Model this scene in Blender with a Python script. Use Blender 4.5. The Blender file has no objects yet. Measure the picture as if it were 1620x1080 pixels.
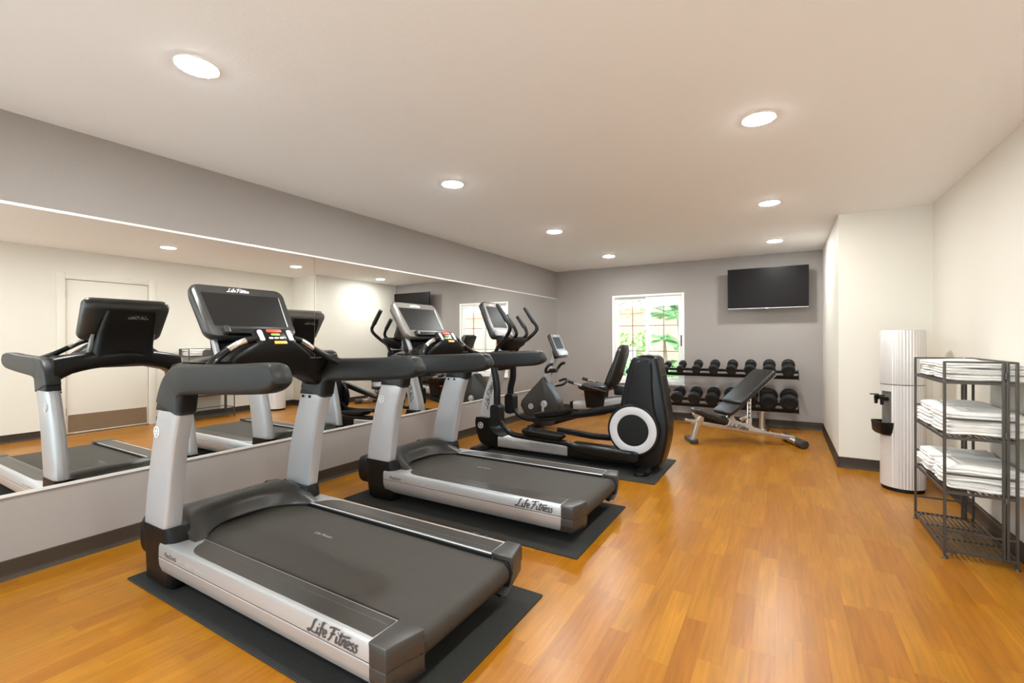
import bpy, bmesh, math, random
from mathutils import Vector, Matrix
random.seed(7)
S = bpy.context.scene
COL = S.collection
PI = math.pi

# ------------------------------------------------------------------ camera
YAW, PITCH, ROLL, CAMH = .5347, -.0014, -.0028, 1.242
cd = bpy.data.cameras.new('camera'); cam = bpy.data.objects.new('camera', cd); COL.objects.link(cam)
cd.sensor_width = 36; cd.lens = 725.5 / 1620 * 36; cd.clip_start = .05; cd.clip_end = 200
cd.shift_x = .92 / 1620; cd.shift_y = -2.27 / 1620
Fv = Vector((-math.sin(YAW) * math.cos(PITCH), math.cos(YAW) * math.cos(PITCH), math.sin(PITCH)))
Rv = Vector((math.cos(YAW), math.sin(YAW), 0)); Uv = Rv.cross(Fv)
R2 = Rv * math.cos(ROLL) + Uv * math.sin(ROLL); U2 = Uv * math.cos(ROLL) - Rv * math.sin(ROLL)
cam.matrix_world = Matrix(((R2.x, U2.x, -Fv.x, 0), (R2.y, U2.y, -Fv.y, 0), (R2.z, U2.z, -Fv.z, CAMH), (0, 0, 0, 1)))
S.camera = cam

# ------------------------------------------------------------------ view, sky, sun
S.view_settings.view_transform = 'Standard'; S.view_settings.look = 'None'
S.view_settings.gamma = 1; S.view_settings.use_curve_mapping = False
S.view_settings.exposure = 0.68
S.cycles.diffuse_bounces = 8; S.cycles.max_bounces = 14; S.cycles.glossy_bounces = 6
S.cycles.transparent_max_bounces = 16
S.cycles.sample_clamp_indirect = 6
LAMP_STRENGTH = 275.0
LAMP_COLOR = (.97, 1.0, .985)
W = bpy.data.worlds.new('sky'); S.world = W; W.use_nodes = True
wn = W.node_tree.nodes; wn.clear()
wo = wn.new('ShaderNodeOutputWorld'); wb = wn.new('ShaderNodeBackground')
wb.inputs[0].default_value = (.74, .88, 1.0, 1); wb.inputs[1].default_value = 3.6
W.node_tree.links.new(wb.outputs[0], wo.inputs[0])
sd = bpy.data.lights.new('sun', 'SUN'); sd.energy = 3.6; sd.angle = .02; sd.color = (1, .95, .86)
sun = bpy.data.objects.new('sun', sd); COL.objects.link(sun)
sun.rotation_euler = (math.radians(43), 0, math.radians(78))

# ------------------------------------------------------------------ room numbers
XL, XR, XA = -3.476, 1.150, .463          # left wall, right wall, face of the jutting wall
YF, YA, YB = 7.458, 5.433, -1.7           # far wall, jutting wall, wall behind the camera
H = 2.44

# ------------------------------------------------------------------ materials
def srgb(r, g, b):
    f = lambda c: (c / 255 / 12.92) if c / 255 <= .04045 else ((c / 255 + .055) / 1.055) ** 2.4
    return (f(r), f(g), f(b))
def new_mat(name):
    m = bpy.data.materials.new(name); m.use_nodes = True
    return m, m.node_tree.nodes, m.node_tree.links, m.node_tree.nodes['Principled BSDF']
def mat(name, col, rough=.5, metal=0., var=.06, scale=12., bump=0., bscale=200., coat=0., spec=.5, sheen=0.):
    m, n, l, p = new_mat(name)
    p.inputs['Roughness'].default_value = rough; p.inputs['Metallic'].default_value = metal
    p.inputs['Specular IOR Level'].default_value = spec
    if coat: p.inputs['Coat Weight'].default_value = coat; p.inputs['Coat Roughness'].default_value = .12
    if sheen: p.inputs['Sheen Weight'].default_value = sheen
    tc = n.new('ShaderNodeTexCoord'); nz = n.new('ShaderNodeTexNoise')
    nz.inputs['Scale'].default_value = scale; nz.inputs['Detail'].default_value = 4
    l.new(tc.outputs['Object'], nz.inputs['Vector'])
    mx = n.new('ShaderNodeMixRGB'); mx.inputs[1].default_value = (*[c * (1 - var) for c in col], 1)
    mx.inputs[2].default_value = (*[min(1, c * (1 + var)) for c in col], 1)
    l.new(nz.outputs['Fac'], mx.inputs[0]); l.new(mx.outputs[0], p.inputs['Base Color'])
    if bump:
        nb = n.new('ShaderNodeTexNoise'); nb.inputs['Scale'].default_value = bscale; nb.inputs['Detail'].default_value = 3
        l.new(tc.outputs['Object'], nb.inputs['Vector'])
        bp = n.new('ShaderNodeBump'); bp.inputs['Strength'].default_value = bump; bp.inputs['Distance'].default_value = .004
        l.new(nb.outputs['Fac'], bp.inputs['Height']); l.new(bp.outputs[0], p.inputs['Normal'])
    return m
def emit(name, col, s):
    m, n, l, p = new_mat(name)
    p.inputs['Base Color'].default_value = (.8, .8, .8, 1)
    p.inputs['Emission Color'].default_value = (*col, 1); p.inputs['Emission Strength'].default_value = s
    return m
def wood(name, island):
    m, n, l, p = new_mat(name)
    p.inputs['Roughness'].default_value = .31; p.inputs['Specular IOR Level'].default_value = .36
    geo = n.new('ShaderNodeNewGeometry')
    if island: rnd = geo.outputs['Random Per Island']
    else: rnd = n.new('ShaderNodeObjectInfo').outputs['Random']
    ramp = n.new('ShaderNodeValToRGB'); e = ramp.color_ramp.elements
    cols = [(0, (147, 89, 12)), (.25, (156, 99, 15)), (.5, (161, 106, 18)), (.75, (151, 93, 13)), (1, (168, 112, 24))]
    e[0].position = 0; e[0].color = (*srgb(*cols[0][1]), 1); e[1].position = 1; e[1].color = (*srgb(*cols[-1][1]), 1)
    for q, c in cols[1:-1]:
        x = e.new(q); x.color = (*srgb(*c), 1)
    l.new(rnd, ramp.inputs[0])
    # grain: noise stretched along the plank, shifted per plank
    mul = n.new('ShaderNodeMath'); mul.operation = 'MULTIPLY'; mul.inputs[1].default_value = 37.
    l.new(rnd, mul.inputs[0])
    cmb = n.new('ShaderNodeCombineXYZ'); l.new(mul.outputs[0], cmb.inputs[0]); l.new(mul.outputs[0], cmb.inputs[1])
    add = n.new('ShaderNodeVectorMath'); add.operation = 'ADD'
    l.new(geo.outputs['Position'], add.inputs[0]); l.new(cmb.outputs[0], add.inputs[1])
    mp = n.new('ShaderNodeMapping'); mp.inputs['Scale'].default_value = (60, 3.2, 1)
    l.new(add.outputs[0], mp.inputs[0])
    nz = n.new('ShaderNodeTexNoise'); nz.inputs['Scale'].default_value = 1; nz.inputs['Detail'].default_value = 6; nz.inputs['Distortion'].default_value = .6
    l.new(mp.outputs[0], nz.inputs['Vector'])
    mp2 = n.new('ShaderNodeMapping'); mp2.inputs['Scale'].default_value = (9, 2.2, 1); l.new(add.outputs[0], mp2.inputs[0])
    nz2 = n.new('ShaderNodeTexNoise'); nz2.inputs['Scale'].default_value = 1; nz2.inputs['Detail'].default_value = 3; l.new(mp2.outputs[0], nz2.inputs['Vector'])
    hs = n.new('ShaderNodeMapRange'); hs.inputs[1].default_value = .25; hs.inputs[2].default_value = .75; hs.inputs[3].default_value = .74; hs.inputs[4].default_value = 1.12
    l.new(nz.outputs['Fac'], hs.inputs[0])
    hs2 = n.new('ShaderNodeMapRange'); hs2.inputs[1].default_value = .3; hs2.inputs[2].default_value = .7; hs2.inputs[3].default_value = .9; hs2.inputs[4].default_value = 1.08
    l.new(nz2.outputs['Fac'], hs2.inputs[0])
    mm = n.new('ShaderNodeMath'); mm.operation = 'MULTIPLY'; l.new(hs.outputs[0], mm.inputs[0]); l.new(hs2.outputs[0], mm.inputs[1])
    vm = n.new('ShaderNodeVectorMath'); vm.operation = 'SCALE'
    l.new(ramp.outputs[0], vm.inputs[0]); l.new(mm.outputs[0], vm.inputs['Scale']); l.new(vm.outputs[0], p.inputs['Base Color'])
    return m
def mirror_mat():
    m, n, l, p = new_mat('mirror_silver')
    p.inputs['Base Color'].default_value = (.90, .905, .89, 1); p.inputs['Metallic'].default_value = 1; p.inputs['Roughness'].default_value = 0.0
    nz = n.new('ShaderNodeTexNoise'); nz.inputs['Scale'].default_value = 2
    mr = n.new('ShaderNodeMapRange'); mr.inputs[3].default_value = 0; mr.inputs[4].default_value = .004
    l.new(nz.outputs['Fac'], mr.inputs[0]); l.new(mr.outputs[0], p.inputs['Roughness'])
    return m
def glass_mat():
    m = bpy.data.materials.new('window_glass'); m.use_nodes = True; n = m.node_tree.nodes; l = m.node_tree.links; n.clear()
    o = n.new('ShaderNodeOutputMaterial'); t = n.new('ShaderNodeBsdfTransparent'); g = n.new('ShaderNodeBsdfGlossy'); x = n.new('ShaderNodeMixShader')
    t.inputs[0].default_value = (.97, .99, .98, 1); g.inputs['Roughness'].default_value = .02
    f = n.new('ShaderNodeFresnel'); f.inputs[0].default_value = 1.25
    l.new(f.outputs[0], x.inputs[0]); l.new(t.outputs[0], x.inputs[1]); l.new(g.outputs[0], x.inputs[2]); l.new(x.outputs[0], o.inputs[0])
    return m
M = {}
M['taupe'] = mat('taupe_wall_paint', (.30, .265, .245), .62, var=.03, scale=3, bump=.35, bscale=90)
M['cream'] = mat('cream_wall_paint', (.69, .655, .58), .6, var=.015, scale=3, bump=.2, bscale=90)
M['ceil'] = mat('ceiling_paint', (.89, .91, .93), .8, var=.015, scale=2, bump=.15, bscale=60)
M['base'] = mat('vinyl_cove_base', (.045, .032, .022), .5, var=.1, spec=.25)
M['subfloor'] = mat('floor_joint_filler', (.34, .14, .012), .5)
M['plank'] = wood('wood_plank', False); M['plank_far'] = wood('wood_plank_far', True)
M['mirror'] = mirror_mat(); M['glass'] = glass_mat()
M['alu'] = mat('brushed_aluminium_trim', (.82, .80, .76), .35, .3, var=.05)
M['white'] = mat('white_frame_paint', (.86, .85, .82), .4, var=.02)
M['muntin'] = mat('tan_muntin', (.30, .20, .13), .5)
M['mat'] = mat('black_rubber_mat', (.028, .0275, .025), .85, var=.35, spec=.2, scale=160, bump=.5, bscale=300)
M['silver'] = mat('silver_painted_metal', (.46, .45, .455), .36, .3, var=.03)
M['silver_lo'] = mat('satin_silver_extrusion', (.52, .51, .505), .33, .5, var=.03)
M['black'] = mat('black_plastic', (.0065, .006, .0055), .45, var=.15, spec=.22)
M['gloss'] = mat('gloss_black_plastic', (.006, .0055, .005), .28, var=.1, spec=.25)
M['char'] = mat('charcoal_grip_rubber', (.0105, .0107, .0107), .42, var=.12, spec=.4, bump=.1, bscale=500)
M['hood'] = mat('dark_olive_plastic', (.029, .026, .022), .38, var=.08)
M['belt'] = mat('running_belt', (.035, .029, .0225), .6, var=.12, spec=.3, scale=25, bump=.15, bscale=700)
M['inset'] = mat('ribbed_foot_strip', (.034, .029, .024), .32, var=.08, scale=30)
M['cap'] = mat('grey_end_cap', (.036, .032, .028), .38, var=.08)
M['screen'] = mat('dark_screen_glass', (.016, .0145, .0135), .35, var=.05, spec=.08)
M['bezel'] = mat('dark_screen_bezel', (.03, .028, .026), .3, var=.05)
M['bezel_s'] = mat('pewter_screen_bezel', (.24, .22, .20), .35, .5, var=.05)
M['ink'] = mat('charcoal_lettering', (.07, .06, .06), .5); M['ink_lt'] = mat('grey_lettering', (.33, .31, .30), .5)
M['logo_w'] = mat('white_lettering', (.85, .85, .82), .4); M['logo_g'] = mat('dim_grey_lettering', (.22, .215, .2), .4)
M['red'] = mat('red_button', (.75, .05, .025), .4); M['green'] = mat('green_button', (.2, .55, .06), .4)
M['orange'] = mat('orange_tag', (.9, .36, .03), .4); M['btn'] = mat('grey_button', (.55, .55, .55), .4)
M['chrome'] = mat('chrome', (.75, .74, .72), .12, 1., var=.02)
M['ring'] = mat('silver_disc_ring', (.50, .495, .51), .42, .1, var=.03)
M['steel'] = mat('brushed_steel', (.62, .58, .53), .27, .85, var=.05)
M['vinyl'] = mat('black_vinyl_pad', (.013, .0125, .012), .33, var=.1, bump=.2, bscale=250)
M['rubber'] = mat('dumbbell_rubber', (.010, .0095, .009), .55, var=.15, spec=.3, bump=.15, bscale=300)
M['iron'] = mat('dark_iron', (.085, .075, .065), .42, .6, var=.15)
M['towel'] = mat('white_terry', (.86, .84, .80), .95, var=.03, scale=40, bump=.9, bscale=420, sheen=.3)
M['flute'] = mat('pearl_grey_steel', (.68, .645, .62), .36, .35, var=.03)
M['nook'] = mat('dark_grey_panel', (.12, .11, .095), .5)
M['kick'] = mat('bronze_kick_plate', (.32, .25, .17), .38, .7, var=.05)
M['tvscreen'] = mat('tv_screen', (.009, .007, .0065), .35, var=.05, spec=.1)
M['pink'] = mat('salmon_stucco', (.56, .31, .23), .9, var=.06, bump=.3, bscale=30)
M['lawn'] = mat('pale_garden_gravel', (.5, .5, .44), .9, var=.15)
M['bounce_paving'] = mat('pale_bounce_paving', (.70, .70, .68), .9, var=.1)
M['leaf'] = mat('bright_leaf', (.24, .46, .12), .5, var=.35, scale=6); M['leaf2'] = mat('palm_leaf', (.19, .42, .16), .45, var=.3, scale=6)
M['bark'] = mat('pale_bark', (.25, .2, .15), .9, var=.2)
M['acgrey'] = mat('grey_enamel', (.42, .43, .5), .5)
M['shade'] = mat('lamp_trim_white', (.9, .89, .87), .5)
M['lamp'] = emit('lamp_diffuser', LAMP_COLOR, LAMP_STRENGTH)

# ------------------------------------------------------------------ mesh helpers
ORG = {}
def tag(o, label=None, cat=None, group=None, kind=None):
    if label: o['label'] = label
    if cat: o['category'] = cat
    if group: o['group'] = group
    if kind: o['kind'] = kind
    return o
def thing(name, loc, label, cat, group=None):
    o = bpy.data.objects.new(name, None); COL.objects.link(o); o.location = loc; ORG[o.name] = Vector(loc)
    o.empty_display_size = .1
    return tag(o, label, cat, group)
def rrect(w, h, r, n=4, cx=0., cy=0.):
    r = min(r, w / 2 - 1e-4, h / 2 - 1e-4); out = []
    for sx, sy, a0 in ((1, 1, 0), (-1, 1, 90), (-1, -1, 180), (1, -1, 270)):
        for i in range(n + 1):
            a = math.radians(a0 + 90 * i / n)
            out.append((cx + sx * (w / 2 - r) + r * math.cos(a), cy + sy * (h / 2 - r) + r * math.sin(a)))
    return out
def smooth_path(pts, k=6):
    pts = [Vector(p) for p in pts]; out = []
    for i in range(len(pts) - 1):
        p0 = pts[max(i - 1, 0)]; p1 = pts[i]; p2 = pts[i + 1]; p3 = pts[min(i + 2, len(pts) - 1)]
        for j in range(k):
            t = j / k
            out.append(.5 * ((2 * p1) + (p2 - p0) * t + (2 * p0 - 5 * p1 + 4 * p2 - p3) * t * t + (3 * p1 - p0 - 3 * p2 + p3) * t ** 3))
    out.append(pts[-1]); return out
def lerp_list(v, n):
    if not isinstance(v, (list, tuple)): return [v] * n
    m = len(v); out = []
    for i in range(n):
        t = i / (n - 1) * (m - 1); k = min(int(t), m - 2); out.append(v[k] + (v[k + 1] - v[k]) * (t - k))
    return out
class B:
    def __init__(s): s.v = []; s.f = []
    def add(s, vs, fs):
        o = len(s.v); s.v += [Vector(p) for p in vs]; s.f += [tuple(i + o for i in f) for f in fs]; return s
    def box(s, x0, x1, y0, y1, z0, z1):
        return s.add([(x0, y0, z0), (x1, y0, z0), (x1, y1, z0), (x0, y1, z0), (x0, y0, z1), (x1, y0, z1), (x1, y1, z1), (x0, y1, z1)],
                     [(3, 2, 1, 0), (4, 5, 6, 7), (0, 1, 5, 4), (1, 2, 6, 5), (2, 3, 7, 6), (3, 0, 4, 7)])
    def obox(s, c, ax, ay, az, sx, sy, sz):
        c = Vector(c); ax = Vector(ax).normalized() * sx / 2; ay = Vector(ay).normalized() * sy / 2; az = Vector(az).normalized() * sz / 2
        P = [c + a * ax + b * ay + d * az for d in (-1, 1) for a, b in ((-1, -1), (1, -1), (1, 1), (-1, 1))]
        return s.add(P, [(3, 2, 1, 0), (4, 5, 6, 7), (0, 1, 5, 4), (1, 2, 6, 5), (2, 3, 7, 6), (3, 0, 4, 7)])
    def loft(s, rings, cap=True, closed=True):
        n = len(rings[0]); vs = [p for r in rings for p in r]; fs = []
        for i in range(len(rings) - 1):
            for j in range(n if closed else n - 1):
                k = (j + 1) % n; fs.append((i * n + j, i * n + k, (i + 1) * n + k, (i + 1) * n + j))
        if cap: fs.append(tuple(range(n - 1, -1, -1))); fs.append(tuple((len(rings) - 1) * n + j for j in range(n)))
        return s.add(vs, fs)
    def prism(s, poly, axis, a, b):
        f = {'x': lambda p, t: (t, p[0], p[1]), 'y': lambda p, t: (p[0], t, p[1]), 'z': lambda p, t: (p[0], p[1], t)}[axis]
        return s.loft([[f(p, a) for p in poly], [f(p, b) for p in poly]])
    def frame(s, poly, o, ax, ay, depth):          # polygon in a tilted plane, extruded along its normal
        ax = Vector(ax).normalized(); ay = Vector(ay).normalized(); nz = ax.cross(ay); o = Vector(o)
        return s.loft([[o + ax * p[0] + ay * p[1] for p in poly], [o + ax * p[0] + ay * p[1] + nz * depth for p in poly]])
    def sweep(s, path, secs, up=(0, 0, 1), cap=True):  # secs: list of 2D rings (side, up)
        path = [Vector(p) for p in path]; up = Vector(up); rings = []
        for i, p in enumerate(path):
            t = (path[min(i + 1, len(path) - 1)] - path[max(i - 1, 0)]).normalized()
            sd = t.cross(up)
            if sd.length < 1e-5: sd = t.cross(Vector((1, 0, 0)))
            sd.normalize(); uu = sd.cross(t).normalized()
            rings.append([p + sd * a + uu * b for a, b in secs[i]])
        return s.loft(rings, cap)
    def tube(s, pts, r, n=10, k=0, up=(0, 0, 1)):
        path = smooth_path(pts, k) if k else [Vector(p) for p in pts]
        rr = lerp_list(r, len(path))
        # parallel transport
        t0 = (path[1] - path[0]).normalized(); a = Vector(up).cross(t0)
        if a.length < .05: a = Vector((1, 0, 0)).cross(t0)
        a.normalize(); rings = []
        for i, p in enumerate(path):
            t = (path[min(i + 1, len(path) - 1)] - path[max(i - 1, 0)]).normalized()
            a = (a - t * a.dot(t)).normalized(); b = t.cross(a)
            rings.append([p + (a * math.cos(2 * PI * j / n) + b * math.sin(2 * PI * j / n)) * rr[i] for j in range(n)])
        return s.loft(rings)
    def lathe(s, prof, o=(0, 0, 0), axis='z', n=32):
        o = Vector(o); e = {'z': ((1, 0, 0), (0, 1, 0), (0, 0, 1)), 'y': ((0, 0, 1), (1, 0, 0), (0, 1, 0)), 'x': ((0, 1, 0), (0, 0, 1), (1, 0, 0))}[axis] if isinstance(axis, str) else axis
        ax, ay, az = [Vector(q) for q in e]
        return s.loft([[o + ax * (max(r, 1e-4) * math.cos(2 * PI * j / n)) + ay * (max(r, 1e-4) * math.sin(2 * PI * j / n)) + az * z for j in range(n)] for r, z in prof])
    def make(s, name, m, parent=None, bevel=0., seg=2, angle=38, sub=0):
        org = Vector((0, 0, 0)); q = parent
        while q is not None:
            if q.name in ORG: org = ORG[q.name]; break
            q = q.parent
        bm = bmesh.new(); vs = [bm.verts.new(p - org) for p in s.v]
        for f in s.f:
            try: bm.faces.new([vs[i] for i in f])
            except ValueError: pass
        bmesh.ops.recalc_face_normals(bm, faces=bm.faces)
        if bevel:
            es = [e for e in bm.edges if len(e.link_faces) == 2 and e.calc_face_angle(0) > math.radians(28)]
            bmesh.ops.bevel(bm, geom=es, offset=bevel, segments=seg, affect='EDGES', clamp_overlap=True, profile=.5)
        if sub: bmesh.ops.subdivide_edges(bm, edges=bm.edges, cuts=sub, use_grid_fill=True)
        me = bpy.data.meshes.new(name); bm.to_mesh(me); bm.free()
        me.polygons.foreach_set('use_smooth', [True] * len(me.polygons))
        me.set_sharp_from_angle(angle=math.radians(angle))
        me.materials.append(M[m] if isinstance(m, str) else m)
        o = bpy.data.objects.new(name, me); COL.objects.link(o)
        if parent is not None: o.parent = parent
        return o
def part(name, m, parent, fn, **k):
    b = B(); fn(b); return b.make(name, m, parent, **k)
def copy_tree(o, parent=None):
    c = o.copy(); COL.objects.link(c); c.parent = parent
    for ch in o.children: copy_tree(ch, c)
    return c
# ---- lettering: brush-script strokes as thin ribbons
GL = {'L': (.72, [[(.52, 1.02), (.34, .86), (.26, .4), (.12, .06), (-.06, -.06), (-.12, .04), (.05, .1), (.3, .02), (.62, .0), (.7, .1)]]),
      'i': (.24, [[(.04, .5), (0, .12), (.06, 0), (.2, .1)], [(.08, .72), (.12, .76)]]),
      'f': (.34, [[(.36, .92), (.26, 1.02), (.16, .86), (.1, .3), (.02, -.14)], [(-.06, .48), (.34, .54)]]),
      'e': (.34, [[(.02, .24), (.22, .3), (.26, .46), (.12, .52), (0, .34), (.02, .1), (.14, 0), (.32, .1)]]),
      'F': (.74, [[(.02, .86), (.3, .98), (.92, 1.02)], [(.44, .96), (.34, .5), (.22, .12), (.06, -.08)], [(.16, .5), (.62, .56)]]),
      't': (.3, [[(.16, .92), (.08, .3), (.08, .04), (.18, 0), (.28, .1)], [(-.06, .62), (.3, .68), (.9, .8)]]),
      'n': (.4, [[(.04, .5), (0, 0)], [(.03, .3), (.16, .5), (.27, .46), (.24, .1), (.3, 0), (.38, .1)]]),
      's': (.32, [[(.28, .5), (.12, .5), (.08, .36), (.22, .24), (.22, .08), (.08, -.02), (-.06, .06)]]), ' ': (.12, [])}
def script(text, o, ax, ay, h, m, parent, name='lettering', width=.1):
    ax = Vector(ax).normalized(); ay = Vector(ay).normalized(); nz = ax.cross(ay); o = Vector(o); b = B(); x = 0
    for ch in text:
        adv, strokes = GL[ch]
        for st in strokes:
            pts = smooth_path([(1.14 * (p[0] + x) + .3 * p[1], p[1], 0) for p in st], 4)
            lo, hi = [], []
            for i, p in enumerate(pts):
                t = (pts[min(i + 1, len(pts) - 1)] - pts[max(i - 1, 0)]); t.normalize(); nn = Vector((-t.y, t.x, 0))
                w = width * (.5 + .18 * abs(t.y)) * (1 if 0 < i < len(pts) - 1 else .55)
                lo.append(p - nn * w); hi.append(p + nn * w)
            W3 = lambda q, e: o + ax * (q.x * h) + ay * (q.y * h) + nz * e
            b.loft([[W3(a, 0), W3(c, 0), W3(c, .0008), W3(a, .0008)] for a, c in zip(lo, hi)])
        x += adv
    return b.make(name, m, parent)
def script_len(text): return 1.14 * sum(GL[c][0] for c in text) + .25
def text(body, o, ax, ay, h, m, parent, name='lettering', align='LEFT', fat=0):
    cu = bpy.data.curves.new('t', 'FONT'); cu.body = body; cu.size = h; cu.extrude = .0004; cu.offset = fat; cu.align_x = align
    t = bpy.data.objects.new('t', cu); COL.objects.link(t)
    me = bpy.data.meshes.new_from_object(t.evaluated_get(bpy.context.evaluated_depsgraph_get()))
    bpy.data.objects.remove(t)
    ax = Vector(ax).normalized(); ay = Vector(ay).normalized(); nz = ax.cross(ay); o = Vector(o)
    org = Vector((0, 0, 0)); q = parent
    while q is not None:
        if q.name in ORG: org = ORG[q.name]; break
        q = q.parent
    for v in me.vertices: c = v.co.copy(); v.co = o + ax * c.x + ay * c.y + nz * c.z - org
    me.materials.clear(); me.materials.append(M[m]); ob = bpy.data.objects.new(name, me); COL.objects.link(ob); ob.parent = parent
    return ob
def emblem(o, ax, ay, r, m, parent, face=None):
    ax = Vector(ax).normalized(); ay = Vector(ay).normalized(); nz = ax.cross(ay); o = Vector(o); b = B()
    def rib(pts, w):
        pts = [Vector((p[0], p[1], 0)) for p in pts]; rr = []
        for i, p in enumerate(pts):
            t = (pts[min(i + 1, len(pts) - 1)] - pts[max(i - 1, 0)]).normalized(); nn = Vector((-t.y, t.x, 0)) * w
            rr.append([o + ax * q.x * r + ay * q.y * r + nz * e for q, e in ((p - nn, .0005), (p + nn, .0005), (p + nn, .003), (p - nn, .003))])
        b.loft(rr)
    rib([(math.cos(a * PI / 16), math.sin(a * PI / 16)) for a in range(33)], .09)
    rib([(.15, .8), (-.15, .1), (-.35, -.55), (0, -.5), (.3, -.35)], .07)
    rib([(-.75, 0), (-.3, .2), (.3, .25), (.75, .3)], .06); rib([(.3, .25), (.1, -.15), (.45, -.1), (.5, -.5)], .06)
    return b.make('emblem', m, parent)

# ------------------------------------------------------------------ setting: shell
def struct(name, m, fn, parent=None, **k):
    o = part(name, m, parent, fn, **k)
    if parent is None: o['kind'] = 'structure'
    return o
T = .16
WX0, WX1, WZ0, WZ1 = -2.455, -1.310, .545, 1.962
struct('ceiling', 'ceil', lambda b: b.box(XL - T, XR + T, YB - T, YF + T, H, H + .15))
struct('wall_left', 'taupe', lambda b: b.box(XL - T, XL, YB - T, YF + T, -.1, H))
struct('wall_right', 'cream', lambda b: (b.box(XR, XR + T, YB, 2.15, -.1, H), b.box(XR, XR + T, 3.15, YA + .02, -.1, H), b.box(XR, XR + T, 2.15, 3.15, 2.085, H), b.box(XR + .05, XR + T, 2.15, 3.15, -.1, 2.085)))
FX0, FX1, FZ0, FZ1 = -3.25, .95, .08, 2.34       # assumed glazed front, unseen, added behind the viewpoint so daylight lifts the ceiling
struct('wall_front', 'cream', lambda b: (b.box(XL, FX0, YB - T, YB, -.1, H), b.box(FX1, XR + T, YB - T, YB, -.1, H), b.box(FX0, FX1, YB - T, YB, -.1, FZ0), b.box(FX0, FX1, YB - T, YB, FZ1, H)))
wf2 = bpy.data.objects.new('added_window', None); COL.objects.link(wf2); wf2.location = ((FX0 + FX1) / 2, YB, FZ0); ORG['added_window'] = wf2.location.copy()
tag(wf2, 'wide white-framed glazed front, unseen, added behind the viewpoint to let in daylight', None, None, 'structure')
for k in range(5):
    xx = FX0 + (FX1 - FX0) * k / 4
    part('window_mullion', 'white', wf2, lambda b: b.box(xx - .025, xx + .025, YB - .11, YB - .03, FZ0, FZ1), bevel=.003)
    if k < 4: part('pane', 'glass', wf2, lambda b: b.box(xx + .025, xx + (FX1 - FX0) / 4 - .025, YB - .075, YB - .068, FZ0, FZ1))
part('window_rail', 'white', wf2, lambda b: (b.box(FX0, FX1, YB - .11, YB - .03, FZ0, FZ0 + .05), b.box(FX0, FX1, YB - .11, YB - .03, FZ1 - .05, FZ1)), bevel=.003)
struct('wall_alcove', 'cream', lambda b: b.box(XA, XR + T, YA, YF + T, -.1, H))
def far(b):
    b.box(XL, WX0, YF, YF + T, -.1, H); b.box(WX1, XA + .01, YF, YF + T, -.1, H)
    b.box(WX0, WX1, YF, YF + T, -.1, WZ0); b.box(WX0, WX1, YF, YF + T, WZ1, H)
struct('wall_back', 'taupe', far)
BH = .102
def cove(b, p0, p1, nx, ny):                     # cove base profile swept along a wall, n points into the room
    prof = [(0, 0), (.016, 0), (.0135, .006), (.006, .018), (.0045, .03), (.0045, BH - .003), (.002, BH), (0, BH)]
    b.loft([[(p[0] + nx * a, p[1] + ny * a, z) for a, z in prof] for p in (p0, p1)])
struct('baseboard_left', 'base', lambda b: cove(b, (XL, YB), (XL, YF), 1, 0))
struct('baseboard_back', 'base', lambda b: cove(b, (XL, YF), (XA, YF), 0, -1))
struct('baseboard_alcove', 'base', lambda b: (cove(b, (XA, YA - .016), (XA, YF), -1, 0), cove(b, (XA - .016, YA), (XR, YA), 0, -1)))
struct('baseboard_right', 'base', lambda b: (cove(b, (XR, YA), (XR, 3.19), -1, 0), cove(b, (XR, 2.11), (XR, YB), -1, 0)))

# floor of wooden strips
floor = struct('floor', 'subfloor', lambda b: b.box(XL - T, XR + T, YB - T, YF + T, -.12, -.006))
def proj_area(x0, x1, y0, y1):
    P = []
    for x, y in ((x0, y0), (x1, y0), (x1, y1), (x0, y1)):
        q = Vector((x, y, -CAMH)); d = q.dot(Fv)
        if d < .25: return 0
        P.append((810 + 725.5 * q.dot(Rv) / d, 537.7 - 725.5 * q.dot(Uv) / d))
    cx = sum(p[0] for p in P) / 4; cy = sum(p[1] for p in P) / 4
    if not (-20 < cx < 1640 and cy < 1095): return 0
    return abs(sum(P[i][0] * P[(i + 1) % 4][1] - P[(i + 1) % 4][0] * P[i][1] for i in range(4))) / 2
PW, strips = .0885, []
k = 0; x = XL
rs = random.Random(3)
while x < XR - .005:
    x1 = min(x + PW, XR); y = YB - rs.random() * .5
    while y < YF:
        L = rs.choice((.36, .44, .5, .5, .56)); a, c = max(y, YB), min(y + L, YF)
        if c - a > .02 and not (x > XA and a > YA): strips.append((x, x1, a, min(c, YA) if x > XA and c > YA else c))
        y += L
    x = x1
MATS = [(-2.94, -1.0, 1.03, 1.985), (-2.95, -1.0, 2.405, 3.34), (-3.05, -.94, 3.97, 4.886)]
def hid(s):
    return any(m[0] - .03 < s[0] and s[1] < m[1] + .03 and m[2] - .03 < s[2] and s[3] < m[3] + .03 for m in MATS)
strips.sort(key=lambda s: -(0 if hid(s) else proj_area(*s)))
cache = {}
for s in strips[:300]:
    w, L = round(s[1] - s[0], 4), round(s[3] - s[2], 3); key = (w, L)
    if key not in cache:
        o = B().box(-w / 2 + .00012, w / 2 - .00012, -L / 2 + .00012, L / 2 - .00012, -.006, 0).make('plank', 'plank', floor)
        cache[key] = o.data
    else:
        o = bpy.data.objects.new('plank', cache[key]); COL.objects.link(o); o.parent = floor
    o.location = ((s[0] + s[1]) / 2, (s[2] + s[3]) / 2, 0)
b = B()
for s in strips[300:]: b.box(s[0] + .00012, s[1] - .00012, s[2] + .00012, s[3] - .00012, -.006, 0)
tag(b.make('plank_field', 'plank_far', floor), kind='stuff')

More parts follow.
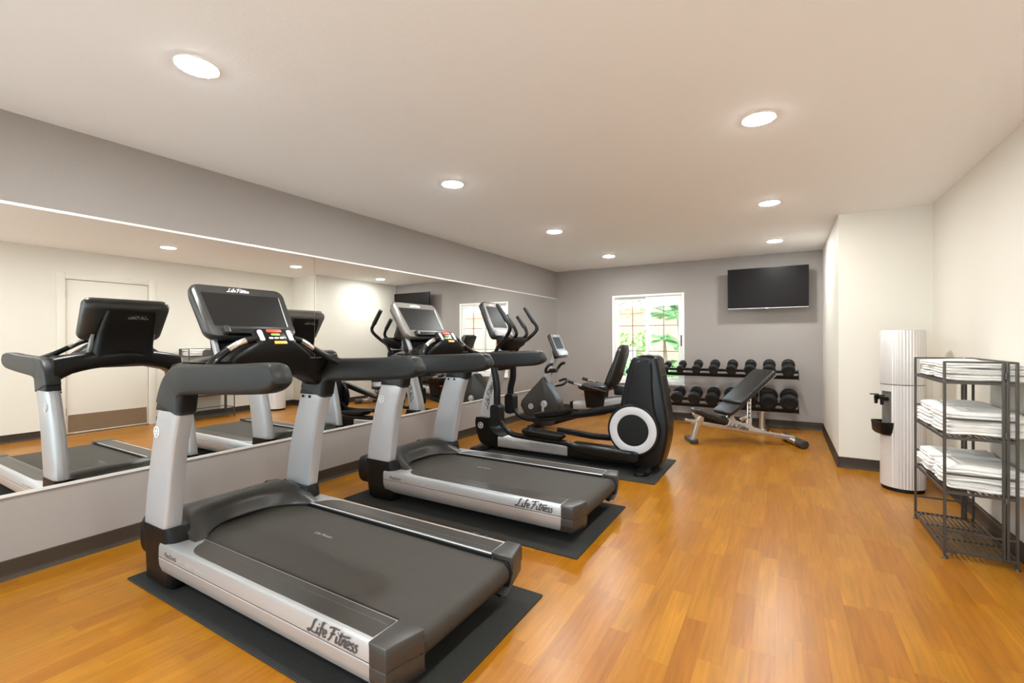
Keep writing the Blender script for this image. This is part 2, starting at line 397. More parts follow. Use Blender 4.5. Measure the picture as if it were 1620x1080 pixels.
# mirror panels on the left wall
MZ0, MZ1 = .436, 1.961
for i, (a, c, lab) in enumerate([(-1.55, 2.531, 'long wall mirror panel behind the near treadmill, ending at the first seam'),
                               (2.533, 4.907, 'middle wall mirror panel, behind the second treadmill, between the two seams'),
                               (4.909, YF - .004, 'farthest wall mirror panel, reaching the corner beside the exercise bike')]):
    t = thing('wall_mirror', (XL, (a + c) / 2, MZ0), lab, 'mirror', 'mirror panels on the long wall')
    part('mirror_glass', 'mirror', t, lambda b: b.box(XL + .001, XL + .007, a + .0006, c - .0006, MZ0, MZ1))
    tag(part('bottom_channel', 'alu', t, lambda b: (b.box(XL, XL + .011, a, c, MZ0 - .007, MZ0), b.box(XL + .0075, XL + .011, a, c, MZ0, MZ0 + .009))), 'bright metal channel')
    tag(part('top_channel', 'alu', t, lambda b: (b.box(XL, XL + .011, a, c, MZ1, MZ1 + .006), b.box(XL + .0075, XL + .011, a, c, MZ1 - .008, MZ1))), 'bright metal channel')

# window
win = bpy.data.objects.new('window_1', None); COL.objects.link(win); win.location = ((WX0 + WX1) / 2, YF, WZ0); ORG['window_1'] = win.location.copy()
tag(win, 'white sliding window with tan grid bars looking onto a garden', None, None, 'structure')
def wf(b):
    y0, y1 = YF - .012, YF + .1; w = .035
    b.box(WX0, WX0 + w, y0, y1, WZ0, WZ1); b.box(WX1 - w, WX1, y0, y1, WZ0, WZ1)
    b.box(WX0 + w, WX1 - w, y0, y1, WZ0, WZ0 + w); b.box(WX0 + w, WX1 - w, y0, y1, WZ1 - w, WZ1)
part('window_frame', 'white', win, wf, bevel=.003)
part('window_sill', 'white', win, lambda b: b.box(WX0 - .01, WX1 + .01, YF - .03, YF + .03, WZ0 - .03, WZ0), bevel=.004)
XM = (WX0 + WX1) / 2 + .005
for xa, xb, yo in ((WX0 + .035, XM + .03, .055), (XM - .03, WX1 - .035, .012)):
    za, zb = WZ0 + .035, WZ1 - .035; w = .055
    def sf(b):
        y0, y1 = YF + yo, YF + yo + .032
        b.box(xa, xa + w, y0, y1, za, zb); b.box(xb - w, xb, y0, y1, za, zb); b.box(xa + w, xb - w, y0, y1, za, za + w); b.box(xa + w, xb - w, y0, y1, zb - w, zb)
    sash = part('sash', 'white', win, sf, bevel=.003)
    gx0, gx1, gz0, gz1 = xa + w, xb - w, za + w, zb - w; ym = YF + yo + .016
    part('muntin', 'muntin', sash, lambda b: b.box((gx0 + gx1) / 2 - .006, (gx0 + gx1) / 2 + .006, ym - .006, ym + .006, gz0, gz1))
    for i in (1, 2):
        zc = gz0 + (gz1 - gz0) * i / 3
        part('muntin', 'muntin', sash, lambda b: b.box(gx0, gx1, ym - .006, ym + .006, zc - .006, zc + .006))
    for i in range(2):
        for j in range(3):
            px0 = gx0 + (gx1 - gx0) * i / 2; px1 = gx0 + (gx1 - gx0) * (i + 1) / 2; pz0 = gz0 + (gz1 - gz0) * j / 3; pz1 = gz0 + (gz1 - gz0) * (j + 1) / 3
            part('pane', 'glass', sash, lambda b: b.box(px0, px1, ym + .007, ym + .010, pz0, pz1))
part('window_latch', 'black', win, lambda b: b.box(WX1 - .055, WX1 - .04, YF - .002, YF + .012, 1.13, 1.30), bevel=.003)

# door, seen in the mirror
door = bpy.data.objects.new('door_1', None); COL.objects.link(door); door.location = (XR, 2.65, 0); ORG['door_1'] = door.location.copy()
tag(door, 'cream door with a metal kick plate, reflected in the mirror', None, None, 'structure')
part('door_panel', 'cream', door, lambda b: b.box(XR + .012, XR + .05, 2.195, 3.105, .012, 2.05), bevel=.002)
part('door_frame', 'cream', door, lambda b: (b.box(XR - .012, XR + .05, 2.105, 2.19, 0, 2.135), b.box(XR - .012, XR + .05, 3.11, 3.195, 0, 2.135), b.box(XR - .012, XR + .05, 2.19, 3.11, 2.055, 2.135)), bevel=.003)
tag(part('kick_plate', 'kick', door, lambda b: b.box(XR + .0095, XR + .012, 2.215, 3.085, .03, .26)), 'bronze metal kick plate')
for z in (.25, 1.05, 1.80): part('hinge', 'steel', door, lambda b: b.tube([(XR + .004, 2.192, z), (XR + .004, 2.192, z + .1)], .008, 10))
tag(part('door_handle', 'steel', door, lambda b: (b.lathe([(.033, 0), (.033, .008), (.012, .012), (.012, .05), (.012, .052)], (XR + .012, 3.03, 1.0), ((0, 1, 0), (0, 0, 1), (-1, 0, 0)), 20), b.tube([(XR - .038, 3.03, 1.0), (XR - .04, 2.91, 1.0)], .01, 10))), 'metal lever handle')

# downlights
LL = [(-2.205, 1.03, 'recessed ceiling downlight above the near treadmill, the largest in view'), (-2.19, 2.815, 'ceiling downlight above the second treadmill, second in the row by the mirror'),
      (-2.185, 4.635, 'ceiling downlight above the elliptical trainer, third in the row by the mirror'), (-2.165, 6.43, 'ceiling downlight nearest the window, last in the row by the mirror'),
      (-.112, 2.84, 'ceiling downlight nearest the viewer in the row over the open floor'), (-.102, 4.65, 'middle ceiling downlight of the row over the open floor'),
      (-.085, 6.49, 'ceiling downlight in front of the television, last over the open floor'),
      (-.112, 1.03, 'ceiling downlight over the open floor just above the picture'), (-2.2, -.77, 'ceiling downlight behind the viewpoint on the mirror side'), (-.112, -.77, 'ceiling downlight behind the viewpoint on the door side')]
for x, y, lab in LL:
    t = thing('downlight', (x, y, H), lab, 'ceiling light', 'recessed downlights')
    part('trim_ring', 'shade', t, lambda b: b.lathe([(.0795, 0), (.087, 0), (.087, -.002), (.084, -.0045), (.0795, -.004)], (x, y, H), 'z', 40))
    part('diffuser', 'lamp', t, lambda b: b.lathe([(.079, -.001), (.079, -.004), (.07, -.0065), (.045, -.0085), (0.001, -.0095)], (x, y, H), 'z', 40))

# ------------------------------------------------------------------ rubber mats
for (x0, x1, y0, y1), lab in zip(MATS, ('black rubber mat under the near treadmill', 'black rubber mat under the second treadmill', 'black rubber mat under the elliptical trainer')):
    o = B().prism(rrect(x1 - x0, y1 - y0, .008, 3, (x0 + x1) / 2, (y0 + y1) / 2), 'z', .0, .008).make('floor_mat', 'mat', bevel=.0025, seg=1)
    tag(o, lab, 'mat', 'rubber mats under the machines')

# ------------------------------------------------------------------ treadmill (world numbers of the near one, centre line y = CY)
MT = .008
def treadmill(label):
    CY = 1.49
    t = thing('treadmill', (-2.0, CY, MT), label, 'treadmill', 'treadmills facing the mirror')
    LF = 'Life Fitness'
    for s in (-1, 1):
        Y = lambda d: CY + s * d
        # side rail: an extrusion, outer face with a dark seam, top sloping inwards
        prof = [(.30, .15), (.2965, .2435), (.2985, .247), (.425, .250), (.434, .245), (.4385, .232), (.440, .186), (.4365, .183), (.4365, .180), (.440, .177), (.437, .14), (.424, .105), (.405, .085), (.36, .085)]
        rl = part('side_rail', 'silver_lo', t, lambda b: b.loft([[(x, Y(.37 + (p[0] - .37) * k), .168 + (p[1] - .168) * k) for p in prof] for x, k in ((-2.655, .80), (-2.648, .93), (-2.636, 1), (-1.165, 1))]), angle=30)
        part('rail_lining', 'black', rl, lambda b: b.box(-2.64, -1.166, *sorted((Y(.284), Y(.2965))), .15, .2435))
        part('rail_seam', 'ink', rl, lambda b: b.box(-2.64, -1.166, min(Y(.4365), Y(.4375)), max(Y(.4365), Y(.4375)), .1795, .1835))
        # dark foot strip let into the top, round front corner
        fs = [(-1.178, .305), (-1.178, .412)] + [(-2.30 - .155 * math.sin(a * PI / 16) ** .8, .305 + .107 * math.cos(a * PI / 16)) for a in range(0, 8)] + [(-2.47, .315), (-2.47, .305)]
        part('foot_strip', 'inset', rl, lambda b: b.prism([(p[0], Y(p[1])) for p in fs], 'z', .2475, .2513), bevel=.0012, seg=1)
        part('strip_groove', 'ink', rl, lambda b: b.box(-2.35, -1.18, min(Y(.338), Y(.341)), max(Y(.338), Y(.341)), .2512, .2517))
        # rear end cap
        top = [(-1.166, .443), (-1.088, .443), (-1.052, .296), (-1.166, .296)]
        ec = part('end_cap', 'cap', t, lambda b: b.loft([[(p[0], Y(p[1]), .1765) for p in top], [(p[0], Y(p[1]), .235) for p in top], [(p[0] - .006, Y(p[1] - .003), .253) for p in top]]), bevel=.004, seg=3, angle=30)
        part('lower_cap', 'cap', ec, lambda b: b.loft([[(p[0] - .003, Y(p[1] - .003), .1745) for p in top], [(p[0] - .004, Y(p[1] - .004), .13) for p in top], [(p[0] - .022, Y(p[1] - .03), .085) for p in top]]), bevel=.004, seg=3, angle=30)
        part('roller_bracket', 'black', ec, lambda b: b.prism([(-1.16, .235), (-1.075, .23), (-1.056, .18), (-1.075, .10), (-1.12, .06), (-1.15, .07), (-1.13, .12)], 'y', *sorted((Y(.286), Y(.31)))), bevel=.004)
        # black boot that carries the upright, with the motor cover's side bump
        bt = part('upright_boot', 'black', t, lambda b: b.loft([[(x, Y(y), z) for x, y in rr] for z, rr in (
            (.012, rrect(.22, .10, .03, 4, -2.70, .355)), (.035, rrect(.27, .13, .04, 4, -2.70, .36)), (.12, rrect(.30, .135, .05, 4, -2.705, .357)), (.2, rrect(.31, .135, .05, 4, -2.705, .357)),
            (.25, rrect(.295, .14, .05, 4, -2.70, .362)), (.318, rrect(.275, .115, .04, 4, -2.715, .378)))]), angle=50)
        part('side_bump', 'black', bt, lambda b: b.loft([[(x, Y(y), z) for x, z in rrect(w, h, .05, 4, -2.87, .205)] for y, w, h in ((.30, .25, .21), (.37, .24, .20), (.39, .20, .16))]), angle=50)
        part('foot', 'black', t, lambda b: b.lathe([(.03, 0), (.03, .02), (.012, .024), (.012, .06)], (-2.68, Y(.36), MT), 'z', 16))
        part('foot', 'black', t, lambda b: b.lathe([(.03, 0), (.03, .02), (.012, .024), (.012, .1)], (-1.32, Y(.26), MT), 'z', 16))
        # silver upright
        secs = []
        for z, xl, xr, th in ((.305, -2.846, -2.612, .076), (.34, -2.843, -2.604, .076), (.45, -2.825, -2.585, .075), (.6, -2.792, -2.557, .073), (.75, -2.748, -2.520, .071), (.86, -2.708, -2.482, .070), (.945, -2.662, -2.445, .069)):
            yo, yi = .432, .432 - th
            secs.append([(xr, yo, z), (xr + .012, yo - .012, z), (xr + .012, yi, z), (xr - .01, yi - .006, z), (xl + .03, yi - .006, z), (xl + .006, yi + .012, z), (xl, (yo + yi) / 2, z), (xl + .012, yo - .012, z), (xl + .045, yo, z)])
        up = part('upright', 'silver', t, lambda b: b.loft([[(p[0], Y(p[1]), p[2]) for p in r] for r in secs]), angle=40, bevel=.004)
        if s < 0: emblem((-2.665, Y(.4335), .79), (1, 0, 0), (0, 0, 1), .026, 'logo_w', up)
        else: emblem((-2.665, Y(.4335), .79), (-1, 0, 0), (0, 0, 1), .026, 'logo_w', up)
        for bx in (-2.64, -2.575): part('bolt', 'black', up, lambda b: b.lathe([(.009, 0), (.009, .006), (.005, .008)], (bx, Y(.354), .885), ((1, 0, 0), (0, 0, 1), (0, -s, 0)), 12))
        # handrail: boot, elbow and arm in one padded sweep
        cl = [((-2.565, .915), .235), ((-2.553, .955), .222), ((-2.53, 1.0), .20), ((-2.49, 1.035), .175), ((-2.43, 1.053), .15), ((-2.34, 1.06), .138), ((-2.2, 1.066), .134), ((-2.0, 1.075), .13), ((-1.86, 1.084), .128), ((-1.78, 1.089), .124), ((-1.735, 1.096), .112), ((-1.712, 1.104), .096), ((-1.702, 1.109), .082)]
        path = smooth_path([(c[0][0], Y(.395 if i < 4 else .398), c[0][1]) for i, c in enumerate(cl)], 3); hh = lerp_list([c[1] for c in cl], len(path))
        part('handrail', 'char', t, lambda b: b.sweep(path, [rrect(.088, h, .024, 4) for h in hh]), angle=60)
        part('rail_joint', 'black', t, lambda b: b.loft([[(x, Y(y), z) for x, y in rrect(w, .084, .02, 3, cx, .394)] for z, w, cx in ((.90, .246, -2.562), (.94, .238, -2.55), (.985, .215, -2.525))]), angle=50)
        # grab bar from keypad down to the arm
        gp = smooth_path([(-2.37, Y(.10), 1.252), (-2.385, Y(.17), 1.232), (-2.39, Y(.24), 1.192), (-2.36, Y(.32), 1.14), (-2.29, Y(.385), 1.10)], 5)
        gb = part('grab_bar', 'gloss', t, lambda b: b.tube(gp, [.017, .018, .018, .02, .022], 12))
        part('pulse_sensor', 'chrome', gb, lambda b: b.tube([p + (gp[i + 1] - p) * 0 for i, p in enumerate(gp[4:11])] if 0 else gp[4:11], .0192, 12))
        # accessory tray beside the console
        part('accessory_tray', 'gloss', t, lambda b: (b.loft([[(x, Y(y), z) for x, y in rrect(w, d, .03, 4, -2.49, .265)] for z, w, d in ((1.05, .15, .12), (1.10, .20, .17), (1.135, .22, .19), (1.137, .19, .16), (1.105, .17, .14))], True)), angle=50)
    # belt over rollers
    bp = [(-2.66, .13)] + [(-1.115 + .052 * math.cos(a), .178 + .052 * math.sin(a)) for a in [(-90 + 180 * i / 12) * PI / 180 for i in range(13)]] + [(-2.66, .23), (-2.66, .226), (-1.115, .226), (-1.115, .134), (-2.66, .134)]
    part('running_belt', 'belt', t, lambda b: b.loft([[(p[0], CY + y, p[1]) for p in bp] for y in (-.281, .281)]), angle=45)
    part('deck', 'black', t, lambda b: b.box(-2.62, -1.13, CY - .30, CY + .30, .15, .215))
    text('Life Fitness', (-2.12, CY + .05, .2305), (1, 0, 0), (0, 1, 0), .03, 'logo_g', t, 'belt_lettering')
    # motor hood: saddle with a curved lip over the belt
    rings = []
    for i in range(25):
        v = -1 + 2 * i / 24; y = .345 * v; a = abs(v)
        lip = -2.665 + .18 * min(1, a / .84) ** 3.2; edge = max(0, (a - .78) / .22)
        ztop = .352 - .03 * edge ** 2
        a = min(1, a / .9); rings.append([(-2.93 + .02 * a, CY + y, .09), (-2.935 + .03 * a * a, CY + y, .22), (-2.90 + .03 * a, CY + y, .31 - .02 * edge), (-2.82, CY + y, ztop - .008), (-2.75 + .03 * a ** 3, CY + y, ztop), (-2.70 + .07 * a ** 3, CY + y, ztop - .022),
                      (-2.68 + .11 * a ** 3.2, CY + y, .30 - .015 * edge), (lip - .012, CY + y, .255), (lip, CY + y, .243), (lip - .005, CY + y, .236), (lip - .04, CY + y, .2), (-2.75, CY + y, .09)])
    part('motor_hood', 'hood', t, lambda b: b.loft(rings), angle=50)
    # crossbeam between the arms
    rings = []
    for i in range(17):
        v = -1 + 2 * i / 16; a = abs(v); y = .385 * v
        zb = 1.052 - .09 * a ** 2.4 - (.03 * max(0, a - .8) / .2); zt = 1.172 - .05 * a ** 2; xo = -.0 * a
        rings.append([(x + .0, CY + y, z) for x, z in rrect(.25 - .05 * a, zt - zb, .05, 5, -2.61 + .06 * a, (zt + zb) / 2)])
    part('crossbeam', 'gloss', t, lambda b: b.loft(rings), angle=60)
    part('console_shroud', 'black', t, lambda b: b.loft([[(x, CY + y, z) for x, y in rrect(w, d, .04, 4, cx, 0)] for z, cx, w, d in ((1.04, -2.50, .14, .46), (1.075, -2.50, .2, .50), (1.15, -2.48, .24, .46), (1.20, -2.44, .2, .32), (1.235, -2.41, .14, .22))]), angle=50)
    # keypad
    kx, kz = Vector((0, 1, 0)), Vector((-.58, 0, .815)).normalized(); kn = kx.cross(kz); kc = Vector((-2.37, CY, 1.262))
    kp = part('keypad', 'gloss', t, lambda b: b.frame(rrect(.225, .105, .025, 4), kc - kn * .03, kx, kz, .03), bevel=.006)
    for s in (-1, 1): part('toggle', 'btn', kp, lambda b: b.frame(rrect(.026, .07, .008, 3), kc + kx * (s * .082) + kz * .003, kx, kz, .008), bevel=.003)
    part('stop_button', 'red', kp, lambda b: b.frame(rrect(.085, .02, .006, 3), kc + kz * .034, kx, kz, .005), bevel=.002)
    part('start_button', 'green', kp, lambda b: b.frame(rrect(.05, .014, .005, 3), kc + kz * .011 + kx * .002, kx, kz, .004), bevel=.002)
    for q in (-.03, 0, .03): part('small_button', 'btn', kp, lambda b: b.frame(rrect(.024, .011, .003, 3), kc + kz * -.012 + kx * q, kx, kz, .003))
    part('safety_tag', 'orange', kp, lambda b: b.frame(rrect(.07, .018, .003, 3), kc + kz * -.046 + kx * .01 + kn * .004, kx, kz, .006), bevel=.0015)
    # display console
    c0 = Vector((-2.545, CY, 1.262)); c1 = Vector((-2.73, CY, 1.552)); pz = (c1 - c0).normalized(); px = Vector((0, 1, 0)); pn = px.cross(pz); Hc = (c1 - c0).length
    P = lambda a, h, d: c0 + px * a + pz * h + pn * d
    def ring(w, h0, h1, r, d, tp=0.): return [P(p[0] * (1 + tp * (p[1] - h0) / (h1 - h0)), p[1], d) for p in rrect(w, h1 - h0, r, 5, 0, (h0 + h1) / 2)]
    cs = part('display_console', 'bezel', t, lambda b: b.loft([ring(.40, .06, Hc - .05, .05, -.085, .06), ring(.48, .015, Hc - .012, .05, -.065, .06), ring(.505, 0, Hc, .052, -.03, .06), ring(.505, .0, Hc, .052, -.008, .06), ring(.492, .006, Hc - .006, .047, 0, .06)]), angle=50)
    tag(part('screen', 'screen', cs, lambda b: b.loft([ring(.41, .068, Hc - .058, .004, -.004, .07), ring(.41, .068, Hc - .058, .004, .0012, .07)])), 'dark blank display screen')
    part('screen_edge', 'alu', cs, lambda b: b.frame([(.208, .07), (.2105, .07), (.224, Hc - .06), (.2215, Hc - .06)], P(0, 0, .0005), px, pz, .0014))
    L = script_len(LF); hh = .024
    script(LF, P(-L * hh / 2 - .01, Hc - .042, .0008), px, pz, hh, 'logo_w', cs)
    part('reading_ledge', 'black', cs, lambda b: b.frame(rrect(.34, .03, .01, 3), P(.01, .02, .0), px, pz, .028), bevel=.004)
    part('ledge_clip', 'bezel', cs, lambda b: b.frame(rrect(.03, .045, .01, 3), P(-.165, .03, .0), px, pz, .032), bevel=.004)
    nk = part('console_neck', 'black', t, lambda b: b.loft([[(x, CY + y, z) for x, y in rrect(w, d, .03, 4, cx, 0)] for z, cx, w, d in ((1.12, -2.63, .14, .37), (1.2, -2.655, .1, .35), (1.3, -2.70, .08, .34), (1.40, -2.765, .07, .32), (1.455, -2.795, .05, .30))]), angle=50)
    script(LF, (-2.836, CY + .082, 1.398), (0, -1, 0), (-.42, 0, .9), .024, 'logo_g', nk)
    for s in (-1, 1): part('neck_strut', 'silver', t, lambda b: b.obox((-2.62, CY + s * .185, 1.22), (0, 1, 0), (1, 0, .45), (-.45, 0, 1), .02, .03, .16), bevel=.003)
    # rail lettering on the outer faces
    for s in (-1, 1):
        ax = (1, 0, 0) if s < 0 else (-1, 0, 0); y = CY + s * .4405; hh = .05; L = script_len(LF) * hh
        script(LF, ((-1.475 if s < 0 else -1.475 + L), y, .197), ax, (0, 0, 1), hh, 'ink', t, width=.13)
        x0 = -2.575 if s < 0 else -2.16
        text('FlexDeck', (x0, y - s * .001, .197), ax, (0, 0, 1), .03, 'ink', t, fat=.0006)
        text('Shock Absorption System', (x0 + (.135 if s < 0 else -.135), y - s * .001, .197), ax, (0, 0, 1), .0245, 'ink_lt', t)
    return t
tm = treadmill('near treadmill with silver uprights and black-framed display, largest machine in view')
tm2 = copy_tree(tm); tm2.location = (-1.975, 2.94, MT); tm2['label'] = 'second treadmill with pewter-framed display, between the near treadmill and the elliptical'
for c in tm2.children:
    if c.name.startswith('display_console'):
        c.data = c.data.copy(); c.data.materials[0] = M['bezel_s']

# ------------------------------------------------------------------ elliptical trainer
def elliptical():
    CY = 4.41; LF = 'Life Fitness'
    t = thing('elliptical_trainer', (-2.0, CY, MT), 'black and silver elliptical trainer with a tall rear drive housing and ringed disc', 'exercise machine')
    O = lambda pts, d: [(p[0], CY + d, p[1]) for p in pts]
    # tall drive housing: layered lofts in y
    def curve(pts, k=5):                          # closed smooth outline in x-z
        n = len(pts); P3 = [Vector((*p, 0)) for p in pts]; out = []
        for i in range(n):
            p0, p1, p2, p3 = P3[i - 1], P3[i], P3[(i + 1) % n], P3[(i + 2) % n]
            for j in range(k):
                u = j / k; q = .5 * ((2 * p1) + (p2 - p0) * u + (2 * p0 - 5 * p1 + 4 * p2 - p3) * u * u + (3 * p1 - p0 - 3 * p2 + p3) * u ** 3); out.append((q.x, q.y))
        return out
    outer = curve([(-1.25, .07), (-1.33, .22), (-1.36, .42), (-1.335, .62), (-1.29, .82), (-1.245, 1.0), (-1.215, 1.06), (-1.16, 1.088), (-1.09, 1.093), (-1.03, 1.088), (-.99, 1.055), (-.97, .97), (-.935, .75), (-.905, .56), (-.893, .43), (-.905, .31), (-.93, .19), (-.965, .09), (-1.03, .045), (-1.12, .035), (-1.2, .042)], 4)
    hs = part('drive_housing', 'gloss', t, lambda b: b.prism(outer, 'y', CY - .15, CY + .15), bevel=.03, seg=4, angle=50)
    inner = curve([(-1.285, .44), (-1.265, .66), (-1.225, .88), (-1.195, 1.0), (-1.155, 1.04), (-1.10, 1.045), (-1.05, 1.035), (-1.03, .98), (-1.025, .8), (-1.01, .62), (-.985, .48), (-1.02, .36), (-1.2, .33)], 5)
    for s in (-1, 1):
        part('housing_panel', 'black', hs, lambda b: b.prism(inner, 'y', *sorted((CY + s * .13, CY + s * .178))), bevel=.018, seg=4, angle=50)
        ax = ((1, 0, 0), (0, 0, 1), (0, s, 0)); o = (-1.195, CY, .40)
        dk = part('crank_disc', 'black', t, lambda b: b.lathe([(.235, .15), (.24, .165), (.24, .195), (.232, .203), (.02, .203)], o, ax, 56), angle=40)
        tag(part('disc_ring', 'ring', dk, lambda b: b.lathe([(.146, .2025), (.146, .2065), (.15, .208), (.213, .208), (.217, .2065), (.217, .2025)], o, ax, 64), angle=40), 'pale silver ring')
        part('disc_hub', 'black', dk, lambda b: b.lathe([(.145, .2025), (.145, .2055), (.03, .2065), (.002, .2065)], o, ax, 48), angle=40)
    part('housing_seam', 'ink', hs, lambda b: b.box(-1.10, -.9495, CY - .10, CY + .10, .905, .909))
    # base
    part('stabilizer', 'black', t, lambda b: b.sweep([(-1.09, CY - .27, .035), (-1.09, CY - .2, .045), (-1.09, CY + .2, .045), (-1.09, CY + .27, .035)], [rrect(.10, .04, .015, 3), rrect(.11, .05, .02, 3), rrect(.11, .05, .02, 3), rrect(.10, .04, .015, 3)]), angle=50)
    for s in (-1, 1): part('foot', 'black', t, lambda b: b.lathe([(.055, 0), (.055, .018), (.04, .03), (.02, .035)], (-1.12, CY + s * .25, MT), 'z', 24))
    part('front_foot', 'black', t, lambda b: b.prism(rrect(.16, .56, .04, 4, -2.92, CY), 'z', MT, .045), bevel=.012)
    part('base_rail', 'silver_lo', t, lambda b: b.loft([[(x, CY + y, z) for y, z in rrect(.24, h, .02, 3, 0, .05 + h / 2)] for x, h in ((-2.72, .12), (-1.85, .105))]), angle=40)
    part('rail_step', 'black', t, lambda b: b.loft([[(x, CY + y, z) for y, z in rrect(w, h, .02, 3, 0, .045 + h / 2)] for x, w, h in ((-1.88, .26, .125), (-1.5, .26, .12), (-1.2, .22, .12))]), angle=40)
    fb = part('front_boot', 'gloss', t, lambda b: b.loft([O(smooth_path([(-3.02, .36, 0), (-3.03, .28, 0), (-2.99, .13, 0), (-2.93, .06, 0), (-2.8, .045, 0), (-2.66, .05, 0), (-2.64, .16, 0), (-2.76, .19, 0), (-2.83, .26, 0), (-2.85, .36, 0)], 3) and [(p.x, p.y) for p in smooth_path([(-3.02, .36, 0), (-3.03, .28, 0), (-2.99, .13, 0), (-2.93, .06, 0), (-2.8, .045, 0), (-2.66, .05, 0), (-2.64, .16, 0), (-2.76, .19, 0), (-2.83, .26, 0), (-2.85, .36, 0)], 3)], d) for d in (-.11, -.1, .1, .11)]), angle=45)
    emblem((-2.955, CY - .1115, .27), (1, 0, 0), (0, 0, 1), .032, 'logo_w', fb)
    # silver mast
    ms = [(.34, -2.935, .185), (.5, -2.90, .18), (.7, -2.845, .165), (.9, -2.78, .145), (1.05, -2.735, .125), (1.2, -2.70, .11), (1.28, -2.69, .10)]
    mp = part('mast', 'silver', t, lambda b: b.loft([[(x, CY + y, z) for x, y in rrect(w, .13 - .02 * (z - .34), .035, 4, cx, 0)] for z, cx, w in ms]), angle=50)
    script(LF, (-2.83, CY - .068, .86), (-.28, 0, -.96), (.96, 0, -.28), .052, 'ink', mp) if 0 else script(LF, (-2.885, CY - .0665, .46), (.27, 0, .96), (-.96, 0, .27), .06, 'ink', mp)
    # console
    c0 = Vector((-2.705, CY, 1.255)); c1 = Vector((-2.885, CY, 1.668)); pz = (c1 - c0).normalized(); px = Vector((0, 1, 0)); pn = px.cross(pz); Hc = (c1 - c0).length
    P = lambda a, h, d: c0 + px * a + pz * h + pn * d
    def ring(w, h0, h1, r, d): return [P(p[0], p[1], d) for p in rrect(w, h1 - h0, r, 5, 0, (h0 + h1) / 2)]
    cs = part('display_console', 'bezel', t, lambda b: b.loft([ring(.30, .06, Hc - .05, .05, -.08), ring(.38, .01, Hc - .01, .05, -.06), ring(.40, 0, Hc, .05, -.02), ring(.39, .005, Hc - .005, .045, 0)]), angle=50)
    part('screen_bezel', 'bezel_s', cs, lambda b: b.loft([ring(.35, .03, Hc - .02, .03, -.004), ring(.35, .03, Hc - .02, .03, .002)]))
    tag(part('screen', 'screen', cs, lambda b: b.loft([ring(.29, .13, Hc - .06, .004, -.004), ring(.29, .13, Hc - .06, .004, .0035)])), 'dark blank display screen')
    script(LF, P(-.07, Hc - .045, .0025), px, pz, .02, 'logo_w', cs)
    part('keypad_ledge', 'silver', cs, lambda b: b.frame(rrect(.34, .07, .02, 4), P(0, .055, 0), px, pz, .03), bevel=.008)
    part('console_cup', 'black', t, lambda b: b.loft([[(x, CY + y, z) for x, y in rrect(w, d, .05, 5, cx, 0)] for z, cx, w, d in ((1.12, -2.64, .12, .22), (1.18, -2.62, .2, .34), (1.25, -2.60, .22, .38), (1.27, -2.60, .2, .36))]), angle=50)
    part('mast_pivot', 'black', t, lambda b: b.tube([(-2.70, CY - .23, 1.06), (-2.70, CY + .23, 1.06)], .055, 20))
    part('pivot_drum', 'black', t, lambda b: b.lathe([(.05, -.10), (.075, -.09), (.075, .09), (.05, .10)], (-2.72, CY, .97), 'y', 24))
    # fixed handles
    for s in (-1, 1):
        Y = lambda d: CY + s * d
        fh = part('fixed_handle', 'gloss', t, lambda b: b.tube([(-2.64, Y(.07), 1.22), (-2.53, Y(.10), 1.25), (-2.48, Y(.115), 1.30), (-2.51, Y(.12), 1.38), (-2.60, Y(.12), 1.50)], .019, 12, 5))
        part('grip', 'char', fh, lambda b: b.tube([(-2.51, Y(.12), 1.38), (-2.60, Y(.12), 1.505)], [.025, .024], 12))
        # moving arm: outward bend and long grip, lower lever, joint
        ma = part('moving_arm', 'gloss', t, lambda b: b.tube([(-2.70, Y(.23), 1.06), (-2.64, Y(.225), 1.17), (-2.55, Y(.25), 1.24), (-2.47, Y(.29), 1.32), (-2.45, Y(.305), 1.38), (-2.50, Y(.305), 1.46), (-2.60, Y(.30), 1.60)], .0205, 12, 5))
        part('grip', 'char', ma, lambda b: b.tube([(-2.487, Y(.305), 1.44), (-2.605, Y(.30), 1.612)], [.027, .0245], 12))
        dx, dz = (0, 0) if s < 0 else (-.11, .06)
        lv = part('lever', 'gloss', t, lambda b: b.sweep(smooth_path([(-2.70, Y(.235), 1.08), (-2.695 + dx * .3, Y(.235), .95), (-2.665 + dx * .6, Y(.235), .80), (-2.655 + dx, Y(.235), .66), (-2.655 + dx, Y(.235), .40 + dz)], 4), [rrect(.052, .074, .02, 3)] * 17, up=(1, 0, 0)), angle=50)
        part('joint_boot', 'black', lv, lambda b: b.loft([[(x + dx, Y(y), z + dz) for x, z in rrect(.115, .23, .04, 4, -2.65, .43)] for y in (.185, .195, .285, .295)]), angle=45)
        # pedal beam
        if s < 0:
            pb = [(-2.63, .385), (-2.56, .31), (-2.47, .25), (-2.36, .235), (-2.1, .225), (-1.9, .22), (-1.82, .215), (-1.74, .185), (-1.6, .175), (-1.3, .165), (-1.17, .165)]
            ped = [(-2.31, .30), (-1.87, .275)]
        else:
            pb = [(-2.74, .445), (-2.67, .37), (-2.58, .33), (-2.47, .325), (-2.2, .36), (-2.0, .41), (-1.9, .43), (-1.8, .455), (-1.6, .50), (-1.35, .56), (-1.22, .59)]
            ped = [(-2.43, .38), (-1.99, .455)]
        bs = smooth_path([(p[0], Y(.245), p[1]) for p in pb], 3)
        bm_ = part('pedal_beam', 'gloss', t, lambda b: b.sweep(bs, [rrect(.056, h, .022, 3) for h in lerp_list([.05, .05, .055, .055, .055, .055, .06, .08, .105, .11, .10] if s < 0 else [.05, .05, .055, .055, .055, .055, .06, .07, .08, .085, .08], len(bs))]), angle=50)
